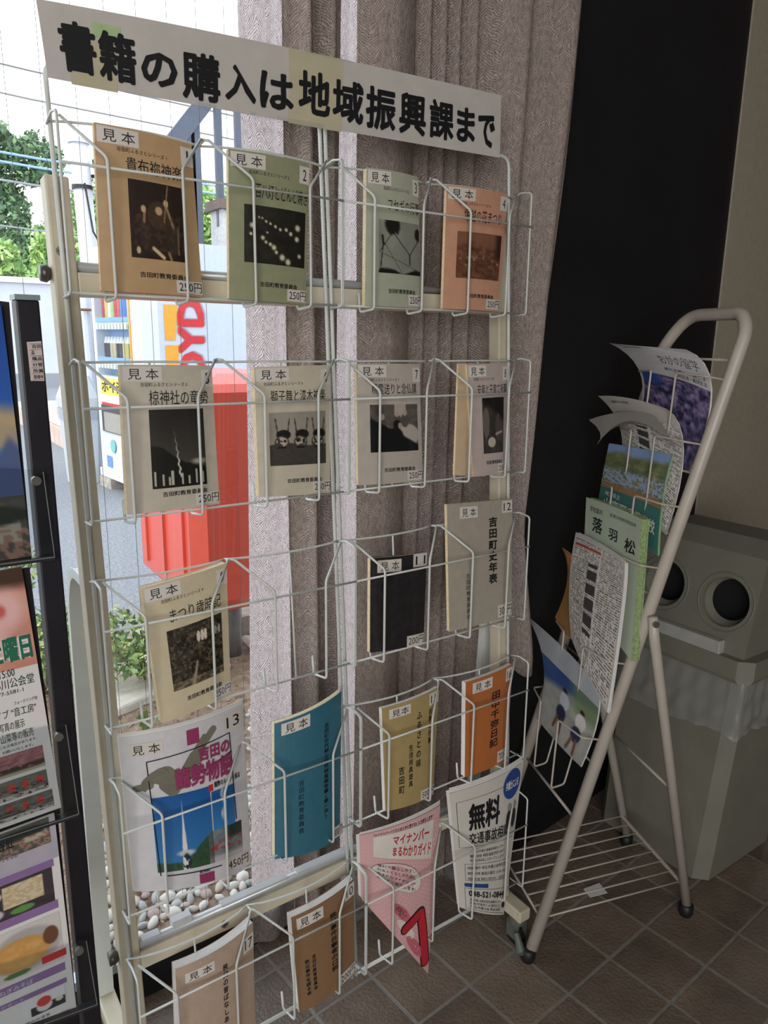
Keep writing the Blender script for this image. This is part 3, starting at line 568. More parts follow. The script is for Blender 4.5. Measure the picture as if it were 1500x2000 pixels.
mk('display_glass', [vm(.07, -.012, 1.02), vm(.86, -.012, 1.02), vm(.86, -.012, 1.95), vm(.07, -.012, 1.95)], [(0, 1, 2, 3)], glass_mat('display_glass_shader', (.95, .97, 1.0), .5), VM)
CANC = [(186, 46, 56), (214, 190, 90), (226, 232, 210), (170, 204, 120), (200, 60, 66), (216, 90, 84), (80, 150, 214), (60, 120, 200), (232, 226, 220), (176, 60, 60)]
CAND = [(60, 44, 44), (40, 44, 56), (196, 186, 150), (206, 190, 140), (36, 40, 52), (60, 64, 76), (214, 200, 120), (206, 190, 100), (56, 52, 60), (40, 40, 48)]
for row, (z0, h, cs) in enumerate([(1.51, .34, CANC), (1.16, .2, CAND), (1.86, .0, [])]):
    for k, c in enumerate(cs):
        s = .15 + k * .072; q = vm(s, .05, 0); b = MB(); b.tube([(q[0], q[1], z0), (q[0], q[1], z0 + h * .72)], .03, 10); b.tube([(q[0], q[1], z0 + h * .72), (q[0], q[1], z0 + h * .9), (q[0], q[1], z0 + h)], [.03, .02, .016], 10, 1)
        b.build('sample_can' if row else 'sample_bottle', [M(c, .35), M((226, 226, 226), .4)], VM)
for z in (1.435, 1.1):
    for k in range(10):
        s = .15 + k * .072; q = vm(s, -.02, z); mk('button', *vbox(s - .02, s + .02, -.035, -.018, z - .012, z + .03), mat('button_green_white', (206, 214, 196), .4), VM)
    mk('price_strip', *vbox(.1, .84, -.022, -.01, z + .05, z + .085), mat('price_blue', (120, 168, 226), .5), VM)
mk('orange_trim', *vbox(.86, .885, -.03, -.018, 1.02, 1.95), mat('orange_trim_paint', (236, 160, 60), .5), VM)
mk('coin_panel', *vbox(.95, 1.06, -.03, -.018, 1.02, 1.12), mat('coin_steel', (110, 114, 120), .35, metal=.5), VM)
FP = Patch([vm(0.07, -.022, 1.0), vm(.86, -.022, 1.0), vm(.86, -.022, .1), vm(.07, -.022, .1)], (-1, -.09, 0))
p_ = sheet(FP, 'poster', mat('poster_yellow', (232, 206, 70), .5), VM, .06, .0, .9, .16, .003, 2, 1); text(FP, p_, 'ポイ活!', .1, .02, .8, .14, lift=.006, bold=.02)
p_ = sheet(FP, 'poster', mat('poster_red', (206, 60, 56), .5), VM, .06, .24, .9, .36, .003, 2, 1); sheet(FP, 'panel_print', mat('poster_white', (236, 236, 236), .5), VM, .06, .16, .9, .24, .003, 2, 1)
mk('slot_frame', *vbox(.12, .86, -.035, -.02, .52, .76), mat('slot_dark', (70, 70, 76), .5), VM); mk('slot_flap', *vbox(.2, .84, -.045, -.03, .53, .7), mat('slot_flap_plastic', (160, 156, 146), .3), VM)
MB().tube([vm(.34, -.03, .4), vm(.34, -.034, .4)], .06, 20).build('round_sticker', mat('sticker_teal', (120, 190, 190), .5), VM); sheet(FP, 'blue_sticker', mat('sticker_blue', (110, 150, 206), .5), VM, .1, .78, .26, .9, .003, 1, 1)
mk('kick_plate', *vbox(.02, VW - .02, -.05, .1, .1, .17), VWH, VM)
# side print
SP = Patch([vm(VW + .003, .28, 1.02), vm(VW + .003, .28, 1.94), vm(VW + .003, .52, 1.94), vm(VW + .003, .52, 1.02)], (.09, -1, 0)); SP.n = np.array([sd[0], sd[1], 0])
RED = mat('letter_red', (206, 40, 48), .5); SHG = mat('letter_shadow_grey', (150, 156, 172), .5)
text(SP, VM, 'DYDO', .01, .06, 1.01, 1.06, m=SHG, name='lettering_edge', bold=.05, lift=.002); text(SP, VM, 'DYDO', 0, 0, 1, 1, m=RED, name='lettering', bold=.05, lift=.005)
for z0, z1 in ((1.0, 1.3), (1.34, 1.62), (1.66, 1.9)):
    mk('orange_flash', [vm(VW + .002, .17, z0), vm(VW + .002, .26, z0), vm(VW + .002, .29, z1), vm(VW + .002, .17, z1), vm(VW + .004, .17, z0), vm(VW + .004, .26, z0), vm(VW + .004, .29, z1), vm(VW + .004, .17, z1)], [(0, 1, 2, 3), (4, 5, 6, 7), (0, 1, 5, 4), (1, 2, 6, 5), (2, 3, 7, 6), (3, 0, 4, 7)], mat('orange_flash_paint', (238, 164, 48), .5), VM)
for s0 in (.02, .8):
    o = mk('concrete_block', *vbox(s0, s0 + .28, -.06, .5, 0.0, .095), CONC); tag(o, 'rough concrete block under the left foot of the vending machine' if s0 < .1 else 'rough concrete block under the near corner of the vending machine', 'block')
# outdoor bin beside it
ob = thing('recycling_bin', 'pale grey recycling bin with a plastic bag beside the white vending machine', 'bin', (1.68, 7.35, .09)); OB = mat('pale_grey_plastic', (190, 196, 202), .45, var=.04)
def loft(rings, m, name, parent, n=4, smooth=False):
    v = [p for r in rings for p in r]; k = len(rings[0]); f = [(i * k + j, i * k + (j + 1) % k, (i + 1) * k + (j + 1) % k, (i + 1) * k + j) for i in range(len(rings) - 1) for j in range(k)]; f.append(tuple(range(k))[::-1]); f.append(tuple((len(rings) - 1) * k + j for j in range(k))); return mk(name, v, f, m, parent, smooth=smooth)
def sq(cx, cy, z, hx, hy, c=.03):
    return [(cx - hx + c, cy - hy, z), (cx + hx - c, cy - hy, z), (cx + hx, cy - hy + c, z), (cx + hx, cy + hy - c, z), (cx + hx - c, cy + hy, z), (cx - hx + c, cy + hy, z), (cx - hx, cy + hy - c, z), (cx - hx, cy - hy + c, z)]
loft([sq(1.66, 7.36, 0, .13, .13), sq(1.66, 7.36, .72, .16, .15)], OB, 'body', ob); loft([sq(1.66, 7.36, .72, .17, .16), sq(1.66, 7.36, .8, .17, .16), sq(1.66, 7.36, 1.0, .1, .1)], OB, 'lid', ob); loft([sq(1.66, 7.36, .6, .168, .158), sq(1.66, 7.36, .71, .175, .165)], glass_mat('bin_bag_film', (.86, .88, .92), 1.0, .25), 'bag_rim', ob)
MB().tube([(1.52, 7.3, .9), (1.58, 7.26, .9)], .055, 14).build('opening', mat('black_plastic', (34, 34, 38), .5), ob)
# --- red mailbox on a pole
RB = thing('mailbox', 'large red mailbox on a grey steel pole outside the window', 'mailbox', (1.2, 2.9, 0)); REDP = mat('mailbox_red', (222, 92, 76), .35, var=.03, coat=.2); 
x0, x1, y0, y1 = .965, 1.5, 2.6, 3.32
def rr(ix, iy, z): return [(x0 + ix + .05, y0 + iy, z), (x1 - ix - .05, y0 + iy, z), (x1 - ix, y0 + iy + .05, z), (x1 - ix, y1 - iy - .05, z), (x1 - ix - .05, y1 - iy, z), (x0 + ix + .05, y1 - iy, z), (x0 + ix, y1 - iy - .05, z), (x0 + ix, y0 + iy + .05, z)]
loft([rr(.05, .05, .3), rr(0, 0, .36), rr(0, 0, 1.17), rr(.02, .02, 1.2), rr(.1, .1, 1.235)], REDP, 'box', RB)
for yy in (2.72, 2.95, 3.18): MB().box((x0 - .012, yy - .012, .4), (x0 + .001, yy + .012, 1.14)).build('rib', REDP, RB)
b = MB(); b.box((x0 - .035, 2.66, .95), (x0, 2.9, 1.05)); b.box((x0 - .035, 3.0, .95), (x0, 3.24, 1.05)); b.build('slot_hood', REDP, RB)
MB().tube([(1.205, 2.86, -.02), (1.205, 2.86, .34)], .045, 16).build('pole', mat('grey_pole', (122, 124, 130), .5, var=.1, bump=.2), RB, smooth=True)
# --- shrubs and weed
for k, (lab, x, y, r, n, hh) in enumerate([('green azalea shrub under the window at left, behind the white stand leg', .46, 2.9, .26, 1500, .2), ('green azalea shrub behind the ninth booklet, left of the slab', .80, 2.76, .17, 1200, .2), ('sparse tall azalea twig shrub behind the black stand', .36, 3.3, .2, 420, .42)]):
    t = thing('azalea_shrub', lab, 'shrub', (x, y, 0), 'azalea shrubs in the bed'); bl = [((x + random.uniform(-.12, .12), y + random.uniform(-.1, .1), hh + random.uniform(-.05, .06)), (r * .6, r * .6, r * .5), n // 5) for _ in range(5)]
    foliage('foliage', t, bl, .017, [(150, 176, 104), (118, 150, 88), (176, 190, 128), (96, 126, 80)], seed=50 + k * 9)
    b = MB()
    for q in range(9): a = q * .7; b.tube([(x, y, 0), (x + .07 * math.cos(a), y + .07 * math.sin(a), hh * .6), (x + .17 * math.cos(a), y + .16 * math.sin(a), hh + .06)], [.005, .004, .002], 5)
    b.build('twigs', TRUNK, t)
wd = thing('weed', 'young weed with one broad pale leaf growing in the soil', 'plant', (.66, 2.28, .01)); MB().tube([(.66, 2.28, 0), (.665, 2.28, .08), (.7, 2.27, .16), (.72, 2.26, .17)], [.004, .003, .003, .002], 6).build('stem', M((150, 180, 110), .6), wd)
mk('leaf', [(.69, 2.27, .16), (.71, 2.24, .2), (.77, 2.22, .205), (.80, 2.25, .175), (.76, 2.28, .165), (.73, 2.25, .178)], [(0, 1, 5), (1, 2, 5), (2, 3, 5), (3, 4, 5), (4, 0, 5)], M((140, 178, 148), .6), wd)
for k in range(3): mk('leaf', [(.66, 2.28, .06 + k * .03), (.63 - k * .01, 2.26, .09 + k * .03), (.625, 2.25, .13 + k * .02), (.65, 2.265, .11 + k * .03)], [(0, 1, 2, 3)], M((120, 156, 84), .6), wd)
# ================================================================== CURTAIN
def cloth_mat(name, c1, c2, trans, scale=1.0, bumpd=.0045):
    m = bpy.data.materials.new(name); m.use_nodes = True; t = m.node_tree; t.nodes.clear(); L = t.links.new
    o = t.nodes.new('ShaderNodeOutputMaterial'); g = t.nodes.new('ShaderNodeNewGeometry'); sp = t.nodes.new('ShaderNodeSeparateXYZ'); L(g.outputs['Position'], sp.inputs[0])
    def mt(op, a, b=None, c=None):
        n = t.nodes.new('ShaderNodeMath'); n.operation = op
        for i, q in enumerate((a, b, c)):
            if q is None: continue
            if isinstance(q, (int, float)): n.inputs[i].default_value = q
            else: L(q, n.inputs[i])
        return n.outputs[0]
    nz = t.nodes.new('ShaderNodeTexNoise'); nz.inputs['Scale'].default_value = 45; nz.inputs['Detail'].default_value = 4; L(g.outputs['Position'], nz.inputs['Vector'])
    zig = mt('PINGPONG', sp.outputs['X'], .016); ph = mt('MULTIPLY_ADD', zig, 1.5, sp.outputs['Z']); ph2 = mt('MULTIPLY_ADD', nz.outputs['Fac'], .022, ph)
    wv = mt('SINE', mt('MULTIPLY', ph2, 1150 * scale)); w01 = mt('MULTIPLY_ADD', wv, .5, .5)
    mp = t.nodes.new('ShaderNodeMapping'); mp.inputs['Scale'].default_value = (260, 260, 90); L(g.outputs['Position'], mp.inputs[0]); n2 = t.nodes.new('ShaderNodeTexNoise'); n2.inputs['Scale'].default_value = 1; n2.inputs['Detail'].default_value = 3; L(mp.outputs[0], n2.inputs['Vector'])
    h = mt('MULTIPLY_ADD', n2.outputs['Fac'], 1.0, mt('MULTIPLY', w01, .62 if trans > .4 else .45)); r = t.nodes.new('ShaderNodeValToRGB'); r.color_ramp.elements[0].position = .3; r.color_ramp.elements[1].position = .95; r.color_ramp.elements[0].color = lin(c1); r.color_ramp.elements[1].color = lin(c2); L(h, r.inputs[0])
    bp = t.nodes.new('ShaderNodeBump'); bp.inputs['Strength'].default_value = .8; bp.inputs['Distance'].default_value = bumpd; L(h, bp.inputs['Height'])
    df = t.nodes.new('ShaderNodeBsdfDiffuse'); tl = t.nodes.new('ShaderNodeBsdfTranslucent'); mx = t.nodes.new('ShaderNodeMixShader'); L(r.outputs[0], df.inputs[0]); L(r.outputs[0], tl.inputs[0]); L(bp.outputs[0], df.inputs['Normal']); L(bp.outputs[0], tl.inputs['Normal'])
    mx.inputs[0].default_value = trans; L(df.outputs[0], mx.inputs[1]); L(tl.outputs[0], mx.inputs[2]); L(mx.outputs[0], o.inputs[0]); return m
SHEER = cloth_mat('thin_rose_cloth', (152, 124, 124), (250, 240, 240), .6); DRAPE = cloth_mat('grey_brown_drape', (134, 120, 115), (212, 197, 189), .26)
CT = thing('curtain', 'tall grey brown woven curtain gathered at the right side of the window', 'curtain', (.95, 1.25, .02))
def cloth(name, m, x0, x1, prof, zb, nx=160, nz=40, top=2.42):
    X = np.linspace(0, 1, nx + 1); Zt = np.linspace(0, 1, nz + 1); v = []
    for k in Zt:
        for a in X:
            x = x0 + (x1 - x0) * a; z_b = zb(a); z = top + (z_b - top) * k; y, dx = prof(a, x, z); v.append((x + dx, y, z))
    f = [(j * (nx + 1) + i, j * (nx + 1) + i + 1, (j + 1) * (nx + 1) + i + 1, (j + 1) * (nx + 1) + i) for j in range(nz) for i in range(nx)]
    o = mk(name, v, f, m, CT, smooth=True)
    if name == 'sheer_panel': return o
    md = o.modifiers.new('thickness', 'SOLIDIFY'); md.thickness = .0012; return o
cloth('sheer_panel', SHEER, .605, 1.12, lambda a, x, z: (1.325 + .010 * math.sin(x * 75) + .004 * math.sin(z * 3 + x * 20), .006 * math.sin(z * 2.2 + x * 9) - .01 * (1.2 - z) * (a < .3)), lambda a: .012, 120, 30)
def p1(a, x, z): return 1.272 + .020 * math.sin(a * 13.0 + .4) + .006 * math.sin(a * 29 + z), .01 * math.sin(z * 1.7 + a * 3) * a
cloth('drape_panel', DRAPE, .672, .788, p1, lambda a: .02 + .02 * math.sin(a * 9), 50, 30)
KN = [0, .04, .1, .16, .22, .27, .30, .335, .37, .40, .44, .47, .52, .56, .63, .72, .80, .88, .95, 1.0]
KY = [1.30, 1.255, 1.24, 1.25, 1.27, 1.305, 1.26, 1.305, 1.25, 1.305, 1.245, 1.305, 1.24, 1.295, 1.225, 1.195, 1.24, 1.205, 1.175, 1.2]
def p2(a, x, z):
    w = a + .012 * math.sin(z * 1.9 + a * 5); y = float(np.interp(w, KN, KY)); y0 = float(np.interp(w - .012, KN, KY)); y2 = float(np.interp(w + .012, KN, KY)); y = (y + y0 + y2) / 3
    q = max(0.0, a - .55) / .45; pinch = math.exp(-((z - .98) / .3) ** 2); tp = max(0, (2.05 - z)); dx = -q * (.085 * min(1, tp / 1.1) ** 1.2) * (1 if z > .95 else max(.15, 1 - (.95 - z) / .42)) - .0 * pinch
    y += -.0 + .004 * math.sin(z * 7 + a * 30) * q; return y, dx
XA, XB = .835, 1.325
cloth('drape_panel', DRAPE, XA, XA + (XB - XA) * .87, lambda a, x, z: p2(a * .87, x, z), lambda a: .025, 230, 50)
cloth('drape_panel', DRAPE, XA + (XB - XA) * .86, XB, lambda a, x, z: p2(.86 + a * .14, x, z), lambda a: .585 - .03 * math.sin(a * 3.1), 50, 40)
# ================================================================== BOOK RACK
RK = thing('display_rack', 'white wire booklet rack with five rows of pockets on a cream steel frame', 'display rack', rk(0, -1.5, -.08))
def rmb(name, pts, r, parent, m=WIRE, n=8, loc=None, rad=.006):
    return MB().tube(rounded([rk(*p) for p in pts], rad), r, n).build(name, m, parent, smooth=True, loc=loc)
PW_ = .418; GAP = .0105; PX = [0.004, 0.004 + PW_ + GAP]; BK = -.058
for x0 in PX: rmb('panel_frame', [(x0, -1.46, BK), (x0, .14, BK), (x0 + PW_, .14, BK), (x0 + PW_, -1.46, BK)], .0034, RK, rad=.02); rmb('panel_foot_rod', [(x0, -1.455, BK), (x0 + PW_, -1.455, BK)], .0034, RK)
VX = [.054, .156, .264, .360]; PITCH = .3158
def wires(x0, du):
    """one basket: list of (name, points)"""
    k = x0; xl, xr, mid = k - .004, k + PW_ + .004, k + .206; L = []
    for x in (xl, xr): L.append(('side_loop', [(x, -.163, BK + .004), (x, -.163, -.014), (x, .062, .0), (x, .068, BK + .03), (x, .062, BK - .002)], .0019))
    L.append(('front_wire', [(xl, 0, 0), (xr, 0, 0)], .0019)); L.append(('bottom_wire', [(xl, -.16, -.03), (xr, -.16, -.03)], .0019))
    for a, b in ((xl, mid), (mid, xr)):
        c = (a + b) / 2; h = (b - a) / 2; L.append(('back_wire', [(a, .064, BK + .002)] + [(c + h * q, .064, BK + .004 + .020 * (1 - q * q)) for q in (-.8, -.5, -.2, 0, .2, .5, .8)] + [(b, .064, BK + .002)], .0019))
        L.append(('back_upright', [(c, .064, BK + .022), (c, -.16, -.034)], .0017))
    for i, vx in enumerate(VX):
        ap = [k + .006, mid - .006, mid + .006, k + PW_ - .006][i]
        L.append(('front_upright', [(ap, .066, BK + .028), (k + vx, .012, .0038), (k + vx, -.166, -.008), (k + vx - (0.004), -.168, -.046), (k + vx - .004, -.135, -.048)], .0022))
    for q in (mid,): L.append(('apex_wire', [(q - .007, .066, BK + .027), (q, .068, BK + .02), (q + .007, .066, BK + .027)], .0021)); L.append(('apex_stub', [(q, .066, BK + .022), (q, .064, BK)], .0019))
    return L
for pi, x0 in enumerate(PX):
    src = None
    for row in range(5):
        off = Vector(-PITCH * row * RV)
        bk = bpy.data.objects.new('wire_basket', None); COL.objects.link(bk); bk.parent = RK
        o0 = Vector(rk(x0, 0, -.03)); bk.location = o0 - RK.location + off
        if src is None:
            src = []
            for nme, pts, r in wires(x0, 0):
                w = MB().tube(rounded([rk(*p) for p in pts], .0065), r, 7).build(nme, WIRE, None, smooth=True)
                w.data.transform(Matrix.Translation(-o0)); w.parent = bk; src.append(w)
        else:
            for s_ in src: c = s_.copy(); COL.objects.link(c); c.parent = bk; c.location = (0, 0, 0)
# cream frame behind the wires
def rbox(b, u0, u1, v0, v1, w0, w1, mi=0):
    v = [rk(u0, v0, w1), rk(u1, v0, w1), rk(u1, v0, w0), rk(u0, v0, w0), rk(u0, v1, w1), rk(u1, v1, w1), rk(u1, v1, w0), rk(u0, v1, w0)]; return b.add(v, [(0, 3, 2, 1), (4, 5, 6, 7), (0, 1, 5, 4), (1, 2, 6, 5), (2, 3, 7, 6), (3, 0, 4, 7)], mi)
W0, W1 = -.098, -.066
for u0, u1 in ((-.008, .024), (.832, .864)):
    bevel(rbox(MB(), u0, u1, -1.5, .0, W0, W1).build('frame_post', CREAM, RK), .003)
CRL = mat('cream_steel_light', (214, 206, 184), .4, var=.04, scale=40)
for v in (-.118, -1.2):
    bevel(rbox(MB(), .024, .832, v - .04, v - .008, W0 + .004, W1 - .002).build('crossbar', CRL, RK), .002)
    MB().tube([rk(.024, v, W1 - .012), rk(.832, v, W1 - .012)], .0075, 10).build('crossbar_tube', mat('pale_steel_tube', (188, 192, 194), .3, var=.05, metal=.3), RK, smooth=True)
for u, v, l in ((-.018, -.128, 0), (-.018, -1.208, 0)): MB().tube([rk(u - .004, v, -.085), rk(u + .004, v, -.085), rk(u + .012, v, -.085)], [.011, .0125, .006], 16).build('bolt_knob', mat('brown_steel', (98, 92, 88), .35, var=.1, metal=.6), RK, smooth=True)
for u, v in ((.17, -1.224), (.43, -1.224), (.004, -.10)):
    s = MB().tube([rk(u, v, W1 - .002), rk(u, v, W1 + .0015)], .0065, 14).build('screw', mat('screw_steel', (150, 150, 146), .3, metal=.8), RK)
    b = MB(); rbox(b, u - .004, u + .004, v - .0007, v + .0007, W1 + .001, W1 + .002); rbox(b, u - .0007, u + .0007, v - .004, v + .004, W1 + .001, W1 + .002); b.build('screw_cross', mat('screw_slot', (44, 44, 44), .6), s)
for u0, u1, t in ((.082, .115, .3), (.03, .06, 0), (.17, .30, 0), (.32, .44, .1)):
    rbox(MB(), u0, u1, -1.198, -1.182 if u0 < .1 and u0 > .05 else -1.1915, W1 - .022, W1 - .006).build('paper_shim', mat('grey_white_shim', (186, 188, 190), .7, var=.08), RK)
# rear legs (folding stand)
for ux in (.012, .86):
    X_ = rk(ux, 0, 0)[0]; ye = 1.298 if ux < .5 else 1.185; path = [(X_, 1.13, 1.0), (X_, ye - .073, 1.0), (X_, ye - .036, .94), (X_, ye, .09)]
    b = MB(); P = rounded(path, .05, 6)
    for i in range(len(P) - 1):
        p, q = P[i], P[i + 1]; t = (q - p) / np.linalg.norm(q - p); s = np.cross([1, 0, 0], t); hw = .0145; hd = .008
        c = [p + [-hw, 0, 0] + s * hd, p + [hw, 0, 0] + s * hd, p + [hw, 0, 0] - s * hd, p + [-hw, 0, 0] - s * hd, q + [-hw, 0, 0] + s * hd, q + [hw, 0, 0] + s * hd, q + [hw, 0, 0] - s * hd, q + [-hw, 0, 0] - s * hd]
        b.add(c, [(0, 1, 2, 3), (4, 7, 6, 5), (0, 4, 5, 1), (1, 5, 6, 2), (2, 6, 7, 3), (3, 7, 4, 0)])
    b.build('rear_leg', mat('white_steel_leg', (214, 220, 216), .4, var=.03), RK)
    yb = rk(0, -1.5, -.08)[1]
    bevel(MB().box((X_ - .017, yb - .07, .075), (X_ + .017, ye + .015, .105)).build('foot_beam', CREAM, RK), .004)
    for yc in (yb - .045, ye - .012):
        c = MB(); c.tube([(X_, yc, .078), (X_, yc, .06)], .02, 14); c.box((X_ - .014, yc - .018, .02), (X_ - .010, yc + .018, .064)); c.box((X_ + .010, yc - .018, .02), (X_ + .014, yc + .018, .064)); cs = c.build('caster', mat('zinc_steel', (128, 136, 128), .35, metal=.6), RK)
        MB().tube([(X_ - .009, yc, .022), (X_ + .009, yc, .022)], .022, 18).build('caster_wheel', mat('black_rubber', (26, 26, 28), .5), cs, smooth=False)
        MB().tube([(X_ - .02, yc - .02, .05), (X_ - .03, yc - .045, .028), (X_ - .012, yc - .055, .008)], [.007, .010, .006], 8).build('caster_lever', mat('zinc_steel', (128, 136, 128), .35, metal=.6), cs)
# ================================================================== BOOKS
def pxpatch(px, w, bow, curl=0.0): return Patch([onr(x, y, w) for x, y in px], RN, bow, curl)
def book(label, px, col, th, bow=.008, w=-.024, pages=PAPER, rough=.4, layers=3, spine_gap=0.0, coat=.25, var=.05, group='sample booklets in the rack', inset=(0, .01, .004, .004)):
    S = pxpatch(px, w, bow); S.curl = 0
    base_ = S(np.array(.5), np.array(1.0), -th / 2)
    t = thing('booklet', label, 'booklet', base_, group)
    g_ = sum(col) / 3; col = tuple(int(c * .8 + g_ * .2) for c in col); cm = M(col, rough, var=var, scale=60, coat=coat)
    slab(S, -th, -th + .0008, cm, 'back_cover', t, nx=12, ny=3)
    slab(S, -th + .0008, -.0010, pages, 'page_block', t, nx=14, ny=3, inset=inset, layers=layers, jit=.006)
    cv = slab(S, -.0009, 0.0, cm, 'front_cover', t, nx=16, ny=4)
    return S, t, cv
def sample(S, cv, a0=.02, t0=.012, a1=.42, t1=.11, body='見 本'): sticker(S, cv, 'sample_label', a0, t0, a1, t1, body, (a0 + (a1 - a0) * .12, t0 + (t1 - t0) * .14, a0 + (a1 - a0) * .9, t1 - (t1 - t0) * .12))
def number(S, cv, n, a0=.86, t0=.03, a1=1.0, t1=.15): k = (a1 - a0); sticker(S, cv, 'number_label', a0, t0, a1, t1, n, (a0 + k * (.46 if n == '1' else .34 if len(n) == 1 else .16), t0 + (t1 - t0) * .18, a0 + k * (.6 if n == '1' else .7 if len(n) == 1 else .86), t0 + (t1 - t0) * .82))
def price(S, cv, s_, a0=.72, t0=.9, a1=1.0, t1=.985, ink=INK): k = a1 - a0; sticker(S, cv, 'price_label', a0, t0, a1, t1, s_, (a0 + k * .1, t0 + (t1 - t0) * .12, a0 + k * .97, t0 + (t1 - t0) * .88), ink=ink)
def picture(S, cv, fn, a0, t0, a1, t1, n=64): return sheet(S, 'cover_photo', PRINT, cv, a0, t0, a1, t1, .0005, n, int(n * 1.2), fn=fn)
SER = [ # n, kanji title, px quad, colour, thickness, title box, photo fn+box, label boxes
 ('1', '貴布祢神楽', [(183, 238), (374, 283), (396, 581), (198, 568)], (198, 158, 108), .009, (.28, .17, .86, .26), pic_dancer, (.29, .30, .84, .78), 'tan ochre booklet numbered 1 with a dark photo of a dancer holding a staff'),
 ('2', '百八灯とどんど焼き', [(446, 290), (604, 320), (597, 596), (448, 584)], (150, 156, 116), .008, (.3, .2, .98, .3), pic_lanterns, (.17, .35, .96, .74), 'olive green booklet numbered 2 with a dark photo of lantern lights'),
 ('3', 'フセギの行事', [(716, 327), (816, 346), (824, 603), (713, 597)], (172, 178, 152), .010, (.36, .2, 1.0, .29), pic_rope, (.2, .36, .98, .75), 'pale grey green booklet numbered 3 with a grey photo of a hanging rope'),
 ('4', '塚越の花まつり', [(873, 361), (992, 379), (973, 609), (865, 603)], (214, 152, 118), .008, (.26, .175, .9, .275), pic_field, (.17, .36, .94, .74), 'salmon pink booklet numbered 4 with a reddish brown photo'),
 ('5', '椋神社の竜勢', [(234, 712), (413, 714), (429, 984), (249, 1006)], (202, 192, 172), .012, (.27, .17, .93, .27), pic_rocket, (.26, .30, .86, .84), 'pale beige booklet numbered 5 with a dark photo of a rocket trail'),
 ('6', '獅子舞と漆木神楽', [(496, 717), (643, 713), (645, 962), (506, 971)], (206, 194, 170), .012, (.18, .18, .93, .27), pic_masks, (.15, .35, .93, .76), 'cream booklet numbered 6 with a photo of three lion masks'),
 ('7', '精霊送りと念仏講', [(696, 710), (819, 711), (826, 939), (700, 948)], (190, 178, 166), .009, (.2, .16, .92, .25), pic_meeting, (.17, .335, .93, .73), 'greyish beige booklet numbered 7 with a photo of people in a room'),
 ('8', '安産と子育て祈願', [(912, 712), (991, 709), (987, 924), (925, 931)], (188, 172, 164), .006, (.2, .18, .98, .27), pic_pair, (.3, .3, .9, .8), 'beige booklet numbered 8 with a narrow photo, standing crooked before another copy'),
 ('9', 'まつり歳時記', [(276, 1149), (442, 1099), (451, 1354), (316, 1413)], (210, 194, 158), .016, (.26, .20, .9, .30), pic_woods, (.2, .35, .9, .80), 'thick cream booklet numbered 9 with a dark woodland photo'),
]
for n, title, px, col, th, tb, fn, pb, lab in SER:
    S, t, cv = book(lab, px, col, th, bow=.007 if n not in '8' else .004, layers=4 if n in '5699' else 3)
    sample(S, cv); number(S, cv, n); 
    text(S, cv, '吉田町ふるさとシリーズ ' + n, tb[0] - .08, .118, tb[0] + .42, .145, bold=.01); text(S, cv, title, *tb, bold=.006, name='title_lettering')
    picture(S, cv, fn, *pb); text(S, cv, '吉田町教育委員会', .36, .865, .86, .90, bold=.02, name='publisher_lettering'); price(S, cv, '250円', ink=INK if n != '9' else M((48, 70, 120), .5))
# second copy behind booklet 8
S, t, cv = book('yellowed cream booklet copy leaning behind booklet 8', [(896, 710), (970, 710), (948, 931), (888, 928)], (206, 176, 138), .006, w=-.032, bow=.004)
S, t, cv = book('brown covered booklet numbered 10 in the bottom row, middle pocket', [(569, 1792), (691, 1716), (693, 1898), (585, 1979)], (146, 106, 70), .018, bow=.009, pages=WPAPER, layers=4)
sample(S, cv, .06, .035, .45, .15); number(S, cv, '10', .82, .02, 1.0, .16); price(S, cv, '200円', .68, .88, 1.0, .99); text(S, cv, vert('秩父事件目撃者の口説'), .55, .17, .66, .78, bold=.02, name='title_lettering'); text(S, cv, vert('吉田町教育委員会'), .24, .47, .3, .84, bold=.02); text(S, cv, vert('秩父事件を語る会'), .13, .49, .2, .86, bold=.02)
S, t, cv = book('black leather-grained booklet numbered 11', [(724, 1090), (834, 1079), (827, 1256), (723, 1275)], (40, 36, 40), .010, bow=.006, pages=PAPER, var=.3)
sample(S, cv, .1, .03, .5, .16); number(S, cv, '11', .72, -.0, 1.0, .14); price(S, cv, '200円', .64, .88, 1.0, 1.0)
S, t, cv = book('tall grey beige booklet numbered 12 with brush-written title', [(873, 985), (1000, 974), (999, 1202), (878, 1234)], (172, 162, 144), .008, bow=.004, pages=PAPER)
sample(S, cv, .17, .03, .43, .12); number(S, cv, '12', .82, .01, 1.0, .11); price(S, cv, '300円', .75, .88, 1.0, .985); text(S, cv, vert('吉田町史年表'), .6, .13, .74, .68, bold=.035, name='title_lettering'); text(S, cv, vert('吉田町教育委員会'), .25, .56, .31, .93, bold=.01, name='publisher_lettering')
